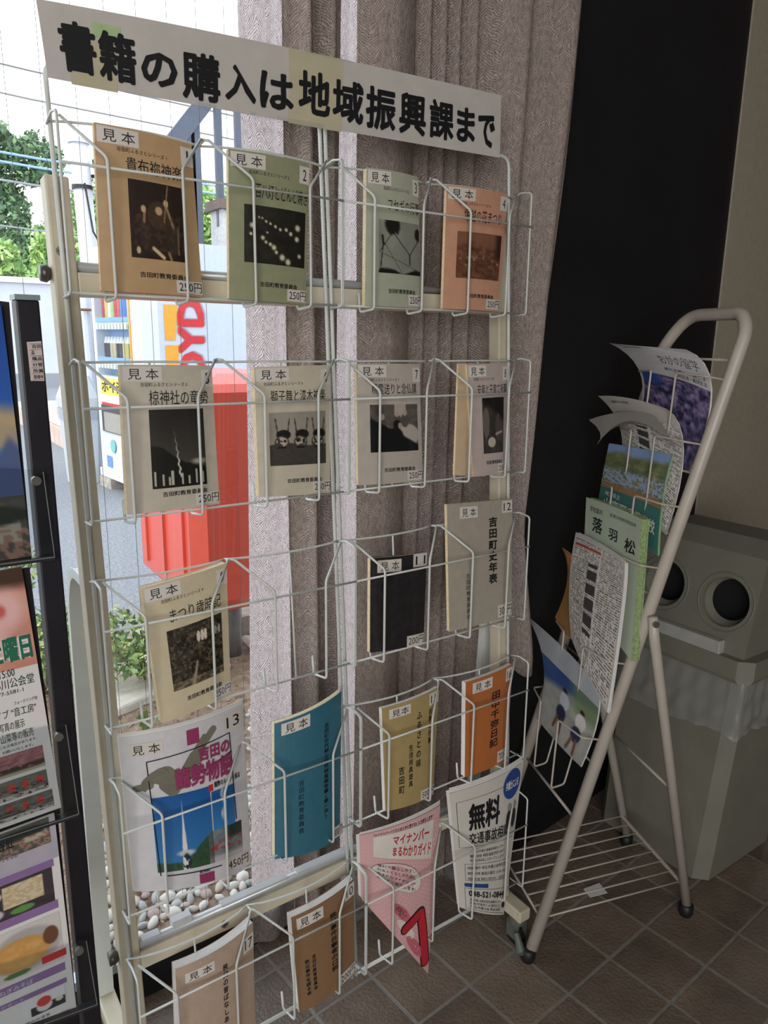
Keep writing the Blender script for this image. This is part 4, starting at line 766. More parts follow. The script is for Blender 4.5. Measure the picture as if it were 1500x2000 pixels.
# 13: large white magazine
S, t, cv = book('large white magazine numbered 13 with blue rocket photo and crimson title', [(231, 1442), (473, 1374), (490, 1692), (262, 1741)], (212, 210, 216), .004, bow=.022, w=-.036, pages=WPAPER, layers=2, inset=(0, -.01, -.02, .004))
sample(S, cv, .05, .05, .3, .13); number(S, cv, '13', .8, .02, .98, .12); CRIM = mat('crimson_ink', (150, 56, 100), .5); GRN = mat('khaki_brush_ink', (120, 116, 102), .5)
sheet(S, 'crimson_square', CRIM, cv, .48, .03, .58, .12, .0006, 2, 2); sheet(S, 'crimson_square', CRIM, cv, .5, .93, .63, .99, .0006, 2, 2)
for pts_, wd_ in (([(.18, .31), (.22, .285), (.26, .27), (.3, .265), (.34, .28)], .014), ([(.08, .33), (.12, .325), (.18, .32)], .006), ([(.30, .32), (.33, .345), (.35, .36)], .012), ([(.42, .33), (.46, .28), (.50, .24), (.54, .20)], .012), ([(.54, .2), (.6, .15), (.66, .1), (.7, .07)], .006), ([(.5, .2), (.56, .14), (.62, .09)], .003)):
    stroke(S, cv, pts_, wd_, GRN, .0005, 'brush_dragon')
for q in ([(.17, .17), (.85, .13)], [(.17, .17), (.2, .9)], [(.85, .13), (.87, .66)], [(.38, .34), (.86, .24)], [(.24, .905), (.7, .91)]):
    (a0, b0), (a1, b1) = q; pt = [S(np.array(a0 + (a1 - a0) * i / 8), np.array(b0 + (b1 - b0) * i / 8), .0009) for i in range(9)]; MB().tube(pt, .0009, 4).build('brush_line', INK, cv)
text(S, cv, '吉田の', .56, .15, .84, .235, m=CRIM, bold=.04, name='title_lettering', lift=.0026); text(S, cv, '龍勢物語', .36, .24, .86, .37, m=CRIM, bold=.035, name='title_lettering', lift=.0026)
picture(S, cv, pic_launch, .18, .40, .64, .88, 90); picture(S, cv, pic_trail, .65, .44, .86, .68, 40); picture(S, cv, pic_crowd, .6, .68, .92, .88, 56)
sheet(S, 'red_mark', mat('letter_red', (206, 40, 48), .5), cv, .63, .395, .67, .435, .0006, 1, 1); text(S, cv, '龍勢のルーツを探る', .68, .385, .93, .42, bold=.03); text(S, cv, '吉田町', .5, .905, .6, .925, bold=.03); price(S, cv, '450円', .74, .89, .98, .965)
# 14 blue
S, t, cv = book('blue teal booklet with vertical title, unnumbered, below the empty pocket', [(536, 1414), (667, 1350), (664, 1636), (537, 1678)], (42, 112, 138), .013, bow=.014, w=-.030, layers=4)
sample(S, cv, .08, .015, .46, .1); text(S, cv, vert('吉田町古代郷土研究調査報告書(第一次)'), .68, .14, .76, .8, bold=.02, name='title_lettering'); text(S, cv, vert('吉田町教育委員会'), .3, .46, .38, .84, bold=.01, name='publisher_lettering'); price(S, cv, '800円', .84, .9, 1.05, .98)
S, t, cv = book('mustard yellow booklet numbered 15 with brush-written title', [(746, 1384), (857, 1342), (846, 1552), (753, 1585)], (178, 152, 92), .010, bow=.008, pages=WPAPER)
sample(S, cv, .1, .03, .45, .12, '見本'); number(S, cv, '15', .8, .02, 1.0, .13); price(S, cv, '500円', .68, .9, 1.0, .99)
for b_, box in (('ふるさとの味', (.56, .14, .66, .66)), ('四季の行事', (.8, .16, .86, .48)), ('生活用具遊具', (.42, .42, .5, .82)), ('吉田町', (.24, .6, .34, .86))): text(S, cv, vert(b_), *box, bold=.02, name='title_lettering')
S, t, cv = book('orange booklet numbered 16 with brush-written title', [(910, 1333), (1001, 1297), (987, 1484), (908, 1518)], (196, 104, 44), .013, bow=.006, pages=WPAPER)
sample(S, cv, .12, .03, .52, .14); number(S, cv, '16', .84, .02, 1.0, .15); price(S, cv, '700円', .74, .86, 1.0, .98); text(S, cv, vert('田中千弥日記'), .52, .2, .72, .78, bold=.03, name='title_lettering')
S, t, cv = book('thick pinkish beige booklet numbered 17 in the bottom left pocket', [(343, 1893), (494, 1801), (500, 2082), (352, 2150)], (186, 158, 136), .020, bow=.012, pages=WPAPER, layers=4)
sample(S, cv, .1, .06, .45, .13); number(S, cv, '17', .84, .06, 1.0, .16); text(S, cv, vert('秩父の昔ばなしあれこれ伝記集'), .55, .13, .62, .86, bold=.02, name='title_lettering'); price(S, cv, '550円', .72, .9, 1.0, .98)
# pink guide leaflet and the free advice flyer
def leaflet(label, px, col, w, bow, copies=2, group=None, n=RN, P=None):
    S = Patch([onpl(x, y, (rk(0, 0, w) if P is None else P), n) for x, y in px], n, bow); t = thing('leaflet', label, 'leaflet', S(np.array(.5), np.array(1.0)), group)
    for k in range(copies):
        sh = slab(S, -.0045 + k * .001, -.0042 + k * .001, WPAPER, 'inner_sheet', t, nx=12, ny=6, inset=(.012 * (k + 1) * (-1) ** k, -.012 * (k + 1) * (-1) ** k, -.012 * (copies - k), .02))
    return S, t, slab(S, -.0006, 0, M(col, .5, var=.02), 'front_sheet', t, nx=14, ny=8)
S, t, cv = leaflet('pink dotted guide leaflet sagging out of its pocket with a large red numeral 1', [(702, 1632), (860, 1573), (836, 1902), (706, 1756)], (222, 176, 178), -.026, .012)
PKR = mat('guide_red', (188, 40, 54), .5); PT = Patch(S.P.reshape(9, 3), RN, S.bow)
b = MB()
for i in range(20):
    for j in range(34):
        a = .03 + .047 * i + .02 * (j % 2); t_ = .02 + .028 * j
        if a > .96: continue
        c = S(np.array(a), np.array(t_), .0006); e1 = S(np.array(a + .01), np.array(t_), .0006) - c; e2 = S(np.array(a), np.array(t_ + .006), .0006) - c; b.add([c + e1 * math.cos(q * 1.047) + e2 * math.sin(q * 1.047) for q in range(6)], [tuple(range(6))[::-1]])
b.build('dot_print', mat('pale_pink_dot', (240, 206, 206), .5), cv, kind='stuff')
sheet(S, 'title_panel', mat('pale_panel', (228, 222, 214), .5), cv, .14, .06, .9, .3, .0009, 8, 2); text(S, cv, '「マイナンバーってどんなときに使うの?」にお答えします!', .14, .025, .88, .055, lift=.001, bold=.02); text(S, cv, 'マイナンバー', .36, .09, .84, .17, m=PKR, bold=.03, lift=.0012, name='title_lettering'); text(S, cv, 'まるわかりガイド', .36, .19, .88, .275, m=PKR, bold=.03, lift=.0012, name='title_lettering')
def disc(S, cv, a, t_, ra, rt, m, lift=.001, name='round_print', n=24): c = [S(np.array(a + ra * math.cos(q * 2 * math.pi / n)), np.array(t_ + rt * math.sin(q * 2 * math.pi / n)), lift) for q in range(n)]; mk(name, c, [tuple(range(n))[::-1]], m, cv)
disc(S, cv, .44, .46, .33, .12, mat('bubble_outline', (190, 120, 124), .5), .0010); disc(S, cv, .44, .46, .322, .116, mat('pale_panel', (228, 222, 214), .5), .0012, 'speech_bubble')
for k, q in enumerate(('便利で暮らしやすい', '社会とくらしのために', '生まれたマイナンバー', '制度をご紹介します!')): text(S, cv, q, .18, .375 + k * .045, .68, .405 + k * .045, lift=.0016, bold=.01)
disc(S, cv, .5, .75, .13, .055, mat('rose_bubble', (206, 110, 124), .5)); disc(S, cv, .58, .85, .13, .05, mat('pale_panel', (228, 222, 214), .5)); disc(S, cv, .72, .92, .13, .05, mat('rose_bubble', (206, 110, 124), .5))
text(S, cv, '国民の\n利便性の\n向上', .42, .715, .58, .785, lift=.0015); 
NUM = [(.56, .86), (.66, .76), (.78, .66), (.83, .76), (.87, .86), (.91, .95)]
stroke(S, cv, NUM, .0115, INK, .0022, 'numeral_edge'); stroke(S, cv, NUM, .0088, PKR, .0030, 'numeral')
S, t, cv = leaflet('white printed flyer for free traffic accident advice with a blue speech bubble', [(878, 1550), (1020, 1490), (984, 1786), (898, 1772)], (206, 202, 194), -.026, .012, 3)
BLU = mat('flyer_blue', (36, 72, 140), .5)
disc(S, cv, .84, .1, .15, .1, BLU); text(S, cv, '弁護士による', .73, .07, .95, .13, m=mat('pale_panel', (228, 222, 214), .5), bold=.03, lift=.0016); text(S, cv, '無料', .2, .13, .66, .34, bold=.034, lift=.0012, name='title_lettering'); text(S, cv, '交通事故相談', .2, .36, .86, .45, bold=.02, name='title_lettering')
for k, q in enumerate(('(公財)日弁連交通事故相談センター', '熊谷相談所が', '平成30年4月よりオープンします')): text(S, cv, q, .2, .5 + k * .035, .8, .525 + k * .035)
for k, q in enumerate(('相談場所 埼玉弁護士会熊谷支部', '開所日時 毎週火曜日 13:30~16:00', '相談料金 無料(1回30分、3回まで)')): text(S, cv, q, .16, .63 + k * .045, .92, .655 + k * .045)
sheet(S, 'blue_strip', BLU, cv, .1, .77, .52, .80, .0008, 4, 1); text(S, cv, '048-521-0844', .16, .83, .9, .875, bold=.03, lift=.0012, name='number_lettering')
for k, q in enumerate(('埼玉弁護士会熊谷支部法律相談センター', '熊谷市宮町1-41宮町ビル', '埼玉弁護士会 熊谷支部')): text(S, cv, q, .18, .895 + k * .028, .84, .915 + k * .028)
for (a0, t0, a1, t1) in ((.06, .09, .97, .092), (.08, .47, .96, .472), (.12, .61, .95, .612), (.12, .745, .95, .747), (.12, .61, .126, .747), (.1, .81, .95, .812), (.1, .81, .106, .985), (.1, .983, .95, .985), (.06, .09, .066, .47)): sheet(S, 'rule', INK, cv, a0, t0, a1, t1, .0008, 8, 1)
for a in (.83, .93):
    disc(S, cv, a, .255, .035, .025, mat('print_grey', (150, 146, 144), .5), .0013); disc(S, cv, a, .34, .045, .065, mat('print_dark', (50, 50, 54), .5), .0012)
disc(S, cv, .92, .93, .05, .02, INK, .001)
# ================================================================== BANNER
BS = Patch([onr(70, -3, -.035), onr(540, 88, -.036), onr(979, 186, -.048), onr(82, 73, -.036), onr(541, 160, -.038), onr(978, 247, -.05), onr(93, 151, -.036), onr(540, 233, -.038), onr(976, 308, -.05)], RN, 0.0)
bn = thing('banner_sign', 'long white paper banner with round black letters on top of the rack', 'sign', BS(np.array(.5), np.array(1.0)))
board = slab(BS, -.0008, 0, mat('banner_paper', (200, 196, 190), .55, var=.05, scale=25), 'banner_strip', bn, nx=40, ny=4)
TAPE = mat('yellowed_tape_patch', (196, 188, 160), .4, var=.05)
for a0, t0, a1, t1 in ((.055, .42, .16, 1.03), (.525, .0, .64, 1.02)): sheet(BS, 'tape_patch', TAPE, board, a0, t0, a1, t1, .0004, 6, 2)
sheet(BS, 'green_tape', mat('green_tape_paper', (176, 200, 150), .5), board, .115, .18, .175, .36, .0005, 3, 1)
XS = [(.037, .118, .2, .86), (.122, .203, .24, .88), (.213, .29, .40, .84), (.30, .38, .3, .92), (.39, .455, .36, .84), (.463, .535, .36, .86), (.545, .613, .24, .84), (.618, .685, .27, .86), (.69, .756, .27, .88), (.764, .824, .26, .87), (.832, .888, .27, .86), (.895, .938, .3, .84), (.945, .985, .34, .86)]
for ch, (a0, a1, t0, t1) in zip('書籍の購入は地域振興課まで', XS): text(BS, board, ch, a0, t0 + .02, a1, t1 + .02, bold=.033, lift=.0012, name='letter')
FILM = glass_mat('tape_film', (.93, .95, .97), 1.0, .15)
for a0, a1, t0, t1 in ((.33, .37, .96, 1.05), (.44, .455, .96, 1.06), (.5, .6, .96, 1.04), (.56, .66, -.06, .03)): sheet(BS, 'clear_tape', FILM, board, a0, t0, a1, t1, .002, 3, 1)
# ================================================================== BLACK LEAFLET STAND (left)
BP = mat('black_powder_coat', (30, 28, 34), .45, var=.15, spec=.4)
YS = .955; LS = thing('leaflet_stand', 'black leaflet stand with clear acrylic pockets at the left edge', 'display stand', (.05, 1.0, 0))
bevel(MB().box((.156, .955, .0), (.181, .985, 1.408)).build('post', BP, LS), .002); MB().box((.155, .953, 1.408), (.182, .987, 1.414)).build('post_cap', M((128, 150, 150), .3), LS)
bevel(MB().box((-.29, .955, .0), (-.265, .985, 1.408)).build('post', BP, LS), .002); MB().box((-.27, .96, .02), (.16, .98, .05)).build('foot_bar', BP, LS); MB().box((.150, .80, .0), (.187, 1.12, .02)).build('foot', BP, LS)
NY = np.array([0, -1.0, 0])
tagS = Patch([aty(52, 668, .9535), aty(86, 666, .9535), aty(92, 744, .9535), aty(60, 744, .9535)], NY, 0)
tg = sheet(tagS, 'inventory_label', mat('inventory_paper', (206, 190, 186), .5), LS, 0, 0, .84, 1, .0002, 1, 1)
for k, q in enumerate(('吉田', '品', '備品', '分管', '所属', '取得年')): text(tagS, tg, q, .26 if k == 0 else .2, .07 + k * .155, .8 if k not in (0, 1) else (.8 if k == 0 else .38), .17 + k * .155, lift=.0006, bold=.02)
for k in range(7): sheet(tagS, 'label_rule', INK, tg, .12, .05 + k * .152, .84, .058 + k * .152, .0005, 1, 1)
def stand_tier(board_px, flyer_px, y0, label, draw):
    Sb = Patch([aty(x, y, y0 + .006) for x, y in board_px], NY, 0); slab(Sb, -.003, 0, BP, 'back_board', LS, nx=2, ny=2)
    S = Patch([aty(x, y, y0) for x, y in flyer_px], NY, 0); t = thing('leaflet', label, 'leaflet', S(np.array(.5), np.array(1.0))); slab(S, -.004, -.001, WPAPER, 'sheet_stack', t, nx=2, ny=2, layers=2); cv = slab(S, -.0006, 0, WPAPER, 'front_sheet', t, nx=4, ny=4); draw(S, cv)
def d1(S, cv): sheet(S, 'printed_photo', PRINT, cv, 0, 0, 1, .74, .0005, 60, 50, fn=lambda x, y: pic_skyflower(x, y)); sheet(S, 'printed_photo', PRINT, cv, 0, .74, 1, 1, .0005, 60, 24, fn=pic_festival)
stand_tier([(-230, 560), (18, 590), (62, 1090), (-200, 1130)], [(-230, 588), (2, 596), (62, 1086), (-200, 1125)], .950, 'blue sky poster leaflet in the top pocket of the black stand', d1)
def d2(S, cv):
    sheet(S, 'printed_photo', PRINT, cv, 0, 0, 1, .38, .0005, 60, 30, fn=pic_blossom); G = mat('deep_green_ink', (32, 110, 84), .5); text(S, cv, '土曜日', .6, .25, .97, .35, m=mat('white_edge', (232, 230, 226), .5), bold=.12, lift=.0010); text(S, cv, '土曜日', .6, .25, .97, .35, m=G, bold=.04, lift=.0016)
    for q, box in (('10:00~15:00', (.5, .375, .8, .405)), ('会場 小川公会堂', (.45, .41, .95, .45)), ('電話 0494-77-5581-1', (.4, .455, .85, .475)), ('フォークソング他', (.76, .505, .95, .52)), ('ライブ "音工房"', (.55, .53, .93, .565)), ('写真の展示', (.62, .58, .82, .615)), ('山菜等の販売', (.62, .625, .88, .66)), ('になる場合があります。', (.6, .668, .9, .68)), ('お願いいたします。', (.62, .69, .86, .702))): text(S, cv, q, *box, m=M((40, 56, 52), .5))
    sheet(S, 'printed_photo', PRINT, cv, .4, .71, .93, .80, .0005, 60, 24, fn=pic_cherry); sheet(S, 'printed_photo', PRINT, cv, .4, .815, .93, .895, .0005, 60, 24, fn=pic_street); sheet(S, 'printed_photo', PRINT, cv, .4, .905, .95, .98, .0005, 60, 24, fn=lambda x, y: pic_street(x + 3, y))
stand_tier([(-190, 1140), (58, 1108), (118, 1590), (-150, 1690)], [(-190, 1150), (42, 1106), (120, 1577), (-150, 1672)], .944, 'pink blossom event leaflet with green lettering in the middle pocket of the black stand', d2)
def d3(S, cv):
    PU = mat('purple_print', (140, 110, 160), .5); sheet(S, 'grey_print', mat('lilac_print', (176, 172, 184), .5), cv, 0, 0, 1, .2, .0004, 4, 2); sheet(S, 'printed_photo', PRINT, cv, .5, .0, .95, .12, .0006, 30, 14, fn=pic_festival); text(S, cv, '千鹿谷紅', .4, .03, .66, .08, bold=.02, lift=.001); text(S, cv, '11:00~14:00', .4, .105, .68, .13, m=M((110, 110, 116), .5), lift=.001)
    for a, b_ in ((.2, .235), (.40, .44), (.72, .76), (.8, .825)): sheet(S, 'purple_band', PU, cv, 0, a, .95, b_, .0005, 4, 1)
    sheet(S, 'printed_photo', PRINT, cv, .3, .235, .93, .40, .0005, 60, 40, fn=pic_food); sheet(S, 'printed_photo', PRINT, cv, .4, .46, .95, .70, .0005, 60, 50, fn=pic_cutlet); sheet(S, 'red_tag', mat('letter_red', (206, 40, 48), .5), cv, .78, .65, .97, .685, .0008, 1, 1)
    text(S, cv, 'ねぎみそば', .45, .73, .7, .755, m=WPAPER, lift=.001); text(S, cv, 'デザート', .45, .805, .62, .82, m=WPAPER, lift=.001); sheet(S, 'printed_photo', PRINT, cv, .6, .83, .93, .93, .0005, 40, 30, fn=pic_dessert); text(S, cv, '秩父名物のかき氷', .5, .94, .8, .955); text(S, cv, '(ご予約はお早めにお願いします)', .5, .965, .95, .98, m=mat('letter_red', (206, 40, 48), .5))
stand_tier([(-150, 1680), (112, 1585), (152, 1985), (-120, 2110)], [(-150, 1685), (106, 1590), (150, 1975), (-120, 2100)], .938, 'purple and white food menu leaflet in the bottom pocket of the black stand', d3)
ACR = glass_mat('acrylic', (.90, .92, .93), 1.0, .05, 1.5); EDGE = mat('acrylic_edge', (120, 126, 122), .2, var=.02, coat=.5)
for k, (q, py) in enumerate((([(-220, 905), (84, 918), (107, 1088), (-205, 1130)], 936), ([(-190, 1480), (128, 1412), (154, 1590), (-150, 1690)], 1436), ([(-140, 1930), (168, 1835), (190, 1962), (-130, 2080)], 1850))):
    y = .943 - k * .006; P = Patch([aty(x, yy, y) for x, yy in q], NY, 0); pk = slab(P, -.0025, 0, ACR, 'acrylic_pocket', LS, nx=6, ny=3)
    lip = [P(np.array(a), np.array(1.0), -.001) for a in np.linspace(0, 1, 9)]; MB().tube(lip, .0014, 6).build('pocket_lip', EDGE, pk)
    e2 = [P(np.array(1.0), np.array(a), 0) for a in np.linspace(.02, 1, 6)]; MB().tube(e2, .0006, 5).build('pocket_edge', EDGE, pk)
    e3 = [P(np.array(a), np.array(.42 - .35 * math.sin(a * 3.1) + .35 * (a > .93) * (a - .93) * 6), .001) for a in np.linspace(.55, 1, 12)]
    MB().tube([P(np.array(.94), np.array(.12), -.002), P(np.array(.94), np.array(.12), .004)], .0055, 14).build('pocket_screw', mat('screw_steel', (150, 150, 146), .3, metal=.8), pk)
    b = MB(); lo = P(np.array(1.0), np.array(1.0), 0); ll = P(np.array(0.0), np.array(1.0), 0); b.add([ll + [0, 0, -.004], lo + [0, 0, -.004], lo + [-.002, .010, -.004], ll + [0, .010, -.004], ll + [0, 0, .002], lo + [0, 0, .002], lo + [-.002, .010, .002], ll + [0, .010, .002]], [(0, 3, 2, 1), (4, 5, 6, 7), (0, 1, 5, 4), (1, 2, 6, 5), (2, 3, 7, 6), (3, 0, 4, 7)]); b.build('pocket_base', mat('smoked_acrylic', (44, 46, 50), .25, var=.1), LS)
# ================================================================== WHITE TUBE STAND (right)
FR = np.array([1.092, .955, .0]); RR = np.array([1.515, .8336, 0]); WD = np.array([.0956, .249, 0]); WW = np.linalg.norm(WD); wd = WD / WW; FD = (FR - RR) / np.linalg.norm(FR - RR)
TS = thing('magazine_stand', 'white tubular A-frame magazine stand with wire holders before the black wall', 'magazine stand', (FR + RR + WD) / 2); WT = mat('white_tube', (186, 178, 168), .35, var=.04)
def leg(z, r=0): return FR + np.array([.3926, -.1128, 1.405]) * (z / 1.405) + WD * r
MB().tube(rounded([leg(.03), leg(1.40) , leg(1.425) + wd * .03 + np.array([.006, 0, .01]), leg(1.425, 1) - wd * .06 + np.array([.006, 0, .01]), leg(1.36, 1), leg(.03, 1)], .075, 8), .0135, 16).build('main_loop', WT, TS, smooth=True)
for r in (0, 1):
    top = leg(.80, r) + (-wd if r == 0 else wd) * .022; bot = RR + WD * r + np.array([0, 0, .03]); MB().tube([top + [0, 0, .012], top + (bot - top) * .06, top + (bot - top) * .12, bot], [.010, .0115, .0115, .0115], 14).build('rear_leg', WT, TS, smooth=True)
    MB().tube([top + (-wd if r == 0 else wd) * .011, top + (-wd if r == 0 else wd) * .016], .007, 12).build('pivot_bolt', mat('screw_steel', (150, 150, 146), .3, metal=.8), TS)
    for p in (leg(0, r), RR + WD * r): MB().tube([p + [0, 0, .001], p + [0, 0, .012], p + [0, 0, .03], p + [0, 0, .034]], [.014, .0175, .0175, .012], 14).build('rubber_foot', mat('black_rubber', (26, 26, 28), .5), TS, smooth=True)
def tw(name, pts, r=.0022, rad=.008): return MB().tube(rounded(pts, rad), r, 7).build(name, WT, TS, smooth=True)
zs = .10
fl_ = leg(zs); fr_ = leg(zs, 1); rl_ = RR + WD * 0 + (leg(.8) - RR) * (zs / .8) * np.array([1, 1, 0]) + [0, 0, zs]; rr_ = rl_ + WD
tw('shelf_rail', [fl_, fr_], .003); MB().tube([rl_, rr_], .005, 8).build('shelf_rail', WT, TS)
for k in range(8): q = k / 7 * .97 + .015; tw('shelf_wire', [fl_ + WD * q - (rl_ - fl_) * .0, rl_ + WD * q], .0022)
tw('cross_wire', [leg(1.34), leg(1.34, 1)], .0028); tw('cross_wire', [leg(.34), leg(.34, 1)], .0035); tw('cross_brace', [RR * 1 + (leg(.8) - RR) * .47 + [0, 0, 0], RR + WD + (leg(.8) - RR) * .47], .0035)
TZ = [1.30, 1.168, 1.038, .908, .698, .527]
for k, z in enumerate(TZ):
    for r, s in ((0, 1), (1, -1)):
        q0 = leg(z, r); q1 = q0 + wd * s * .05 + FD * .035; q1b = q0 + wd * s * .012 + FD * .05; q2 = q0 + wd * s * .088 + FD * .068; dn = -.16
        tw('holder_wire', [q0, q1b + [0, 0, .008], q2 + [0, 0, .012], q2 + FD * .006 + [0, 0, dn], q2 - FD * .028 + [0, 0, dn + .004], leg(z - .06, r) + wd * s * .088], .0023)
    tw('cross_wire', [leg(z - .06), leg(z - .06, 1)], .0024)
# leaflets in the stand: each is a sheet on a steep plane in front of the leg frame
def tpl(z, off=.03): n = FD * .985 + np.array([0, 0, .17]); n /= np.linalg.norm(n); return leg(z) + FD * off + WD * .5, n
def flyer9(label, px, z, off, col, bow=0, stack=.004, name='leaflet', stackcol=None, layers=4, twist=None):
    P, n = tpl(z, off); pts = [onpl(x, y, P, n) for x, y in px]
    if twist is not None: pts = [p + n * w for p, w in zip(pts, twist)]
    S = Patch(pts, n, bow); t = thing(name, label, name, S(np.array(.5), np.array(1.0)), 'school and town leaflets in the white stand'); slab(S, -stack, -.0008, stackcol or WPAPER, 'sheet_stack', t, nx=10, ny=8, layers=layers, jit=.01); cv = slab(S, -.0006, 0, M(col, .45, var=.02), 'front_sheet', t, nx=12, ny=10); return S, t, cv
S, t, cv = flyer9('white curled flyer with dark purple blossom photo in the topmost holder', [(1203, 673), (1270, 680), (1336, 682), (1250, 722), (1320, 735), (1388, 760), (1248, 800), (1300, 870), (1345, 922)], 1.17, .015, (190, 188, 192), .006, .003, twist=[.02, .02, .0, .004, .004, 0, 0, 0, 0])
sheet(S, 'printed_photo', PRINT, cv, .04, .52, 1, 1, .0006, 60, 50, fn=pic_purple); text(S, cv, 'おがの留学', .42, .24, .92, .38, m=M((90, 94, 104), .5), name='title_lettering'); text(S, cv, '親元を離れて過ごす', .42, .42, .96, .455); text(S, cv, '山村生活・集団生活', .55, .465, .96, .5); text(S, cv, '留学生募集', .12, .08, .38, .11)
S, t, cv = flyer9('white crumpled newsletter drooping in the second holder from the top', [(1181, 776), (1240, 780), (1300, 798), (1212, 830), (1275, 850), (1334, 880), (1212, 905), (1262, 985), (1300, 1045)], 1.04, .02, (176, 172, 166), .006, .003, twist=[.02, .015, 0, .005, .004, 0, 0, 0, 0])
sheet(S, 'printed_text', PRINT, cv, .05, .3, .98, .98, .0006, 110, 180, fn=pic_text); text(S, cv, '小鹿野町の山村留学', .1, .1, .4, .15); 
P, n = tpl(1.10, .055); pts = [onpl(x, y, P, n) for x, y in [(1150, 820), (1215, 805), (1276, 812), (1172, 845), (1230, 825), (1300, 840), (1166, 868), (1235, 822), (1322, 880)]]
S = Patch(pts, n, .0); t = thing('leaflet', 'single grey sheet folded over the front of the second holder', 'leaflet', S(np.array(.5), np.array(1.0)), 'school and town leaflets in the white stand'); slab(S, -.0006, 0, M((150, 146, 140), .6, var=.02), 'front_sheet', t, nx=12, ny=4)
S, t, cv = flyer9('school brochure with landscape photo above a teal band with white title', [(1190, 866), (1250, 876), (1312, 889), (1176, 935), (1240, 955), (1293, 975), (1165, 1002), (1230, 1040), (1284, 1085)], .90, .02, (60, 112, 106), .002, .006, stackcol=M((150, 176, 140), .6))
sheet(S, 'printed_photo', PRINT, cv, 0.0, 0, 1, .6, .0006, 70, 60, fn=pic_garden); text(S, cv, '埼玉県立', .08, .64, .3, .7, m=WPAPER, bold=.01); text(S, cv, '小鹿野高等学校', .06, .73, .92, .86, m=WPAPER, bold=.02, name='title_lettering')
S, t, cv = flyer9('thick stack of pale green booklets with brush-written characters', [(1145, 971), (1200, 990), (1252, 1013), (1140, 1080), (1190, 1110), (1243, 1140), (1136, 1190), (1182, 1230), (1232, 1290)], .76, .04, (170, 182, 164), .0, .022, name='booklet', stackcol=mat('green_white_edges', (150, 172, 120), .7, var=.35, scale=250), layers=6)
for c, box in (('落', (.14, .14, .32, .27)), ('羽', (.44, .18, .6, .27)), ('松', (.74, .2, .94, .31))): text(S, cv, c, *box, bold=.02, name='title_lettering')
text(S, cv, '学校案内', .08, .06, .3, .11); text(S, cv, '秩父農工科学高等学校同窓会会報', .44, .06, .92, .09)
S, t, cv = flyer9('bundle of printed newsletters with dense black text in the fourth holder', [(1125, 1040), (1180, 1068), (1220, 1100), (1112, 1140), (1165, 1170), (1212, 1200), (1115, 1245), (1150, 1320), (1185, 1392)], .60, .045, (186, 182, 178), .004, .010)
sheet(S, 'printed_text', PRINT, cv, .03, .04, .98, .98, .0006, 130, 220, fn=pic_text)
S, t, cv = flyer9('narrow orange and olive newsletter page sticking out at the left of the text bundle', [(1098, 1070), (1116, 1082), (1134, 1096), (1108, 1130), (1120, 1150), (1134, 1165), (1084, 1205), (1100, 1235), (1114, 1246)], .64, .035, (150, 112, 66), .002, .002); sheet(S, 'orange_heading', M((196, 120, 80), .5), cv, .2, .03, .95, .3, .0006, 4, 4); text(S, cv, '小鹿野', .3, .1, .8, .2)
S, t, cv = flyer9('photo flyer of two people walking by the water in the lowest filled holder', [(1030, 1205), (1100, 1265), (1166, 1338), (1062, 1300), (1112, 1350), (1166, 1405), (1048, 1402), (1090, 1450), (1134, 1497)], .46, .03, (170, 176, 184), .003, .003)
sheet(S, 'printed_photo', PRINT, cv, 0, .36, 1, 1, .0006, 80, 80, fn=pic_walkers)
# ================================================================== GREY WASTE BIN (right)
BN = thing('waste_bin', 'large grey plastic waste bin with two round openings and a clear bag at the right', 'bin', (1.82, 1.05, 0)); GP = mat('grey_bin_plastic', (119, 118, 106), .55, var=.06, scale=12, bump=.06, bscale=200)
def rect(z, xa, xb, ya, yb, c=.02): return [(xa + c, ya, z), (xb - c, ya, z), (xb, ya + c, z), (xb, yb - c, z), (xb - c, yb, z), (xa + c, yb, z), (xa, yb - c, z), (xa, ya + c, z)]
loft([rect(0, 1.645, 1.97, .875, 1.2, .03), rect(.008, 1.635, 1.98, .865, 1.21, .03), rect(.56, 1.70, 2.05, .862, 1.235, .03)], GP, 'body', BN)
loft([rect(.555, 1.688, 2.06, .850, 1.245, .02), rect(.565, 1.685, 2.065, .846, 1.25, .03), rect(.612, 1.690, 2.06, .848, 1.248, .03)], GP, 'lid_rim', BN)
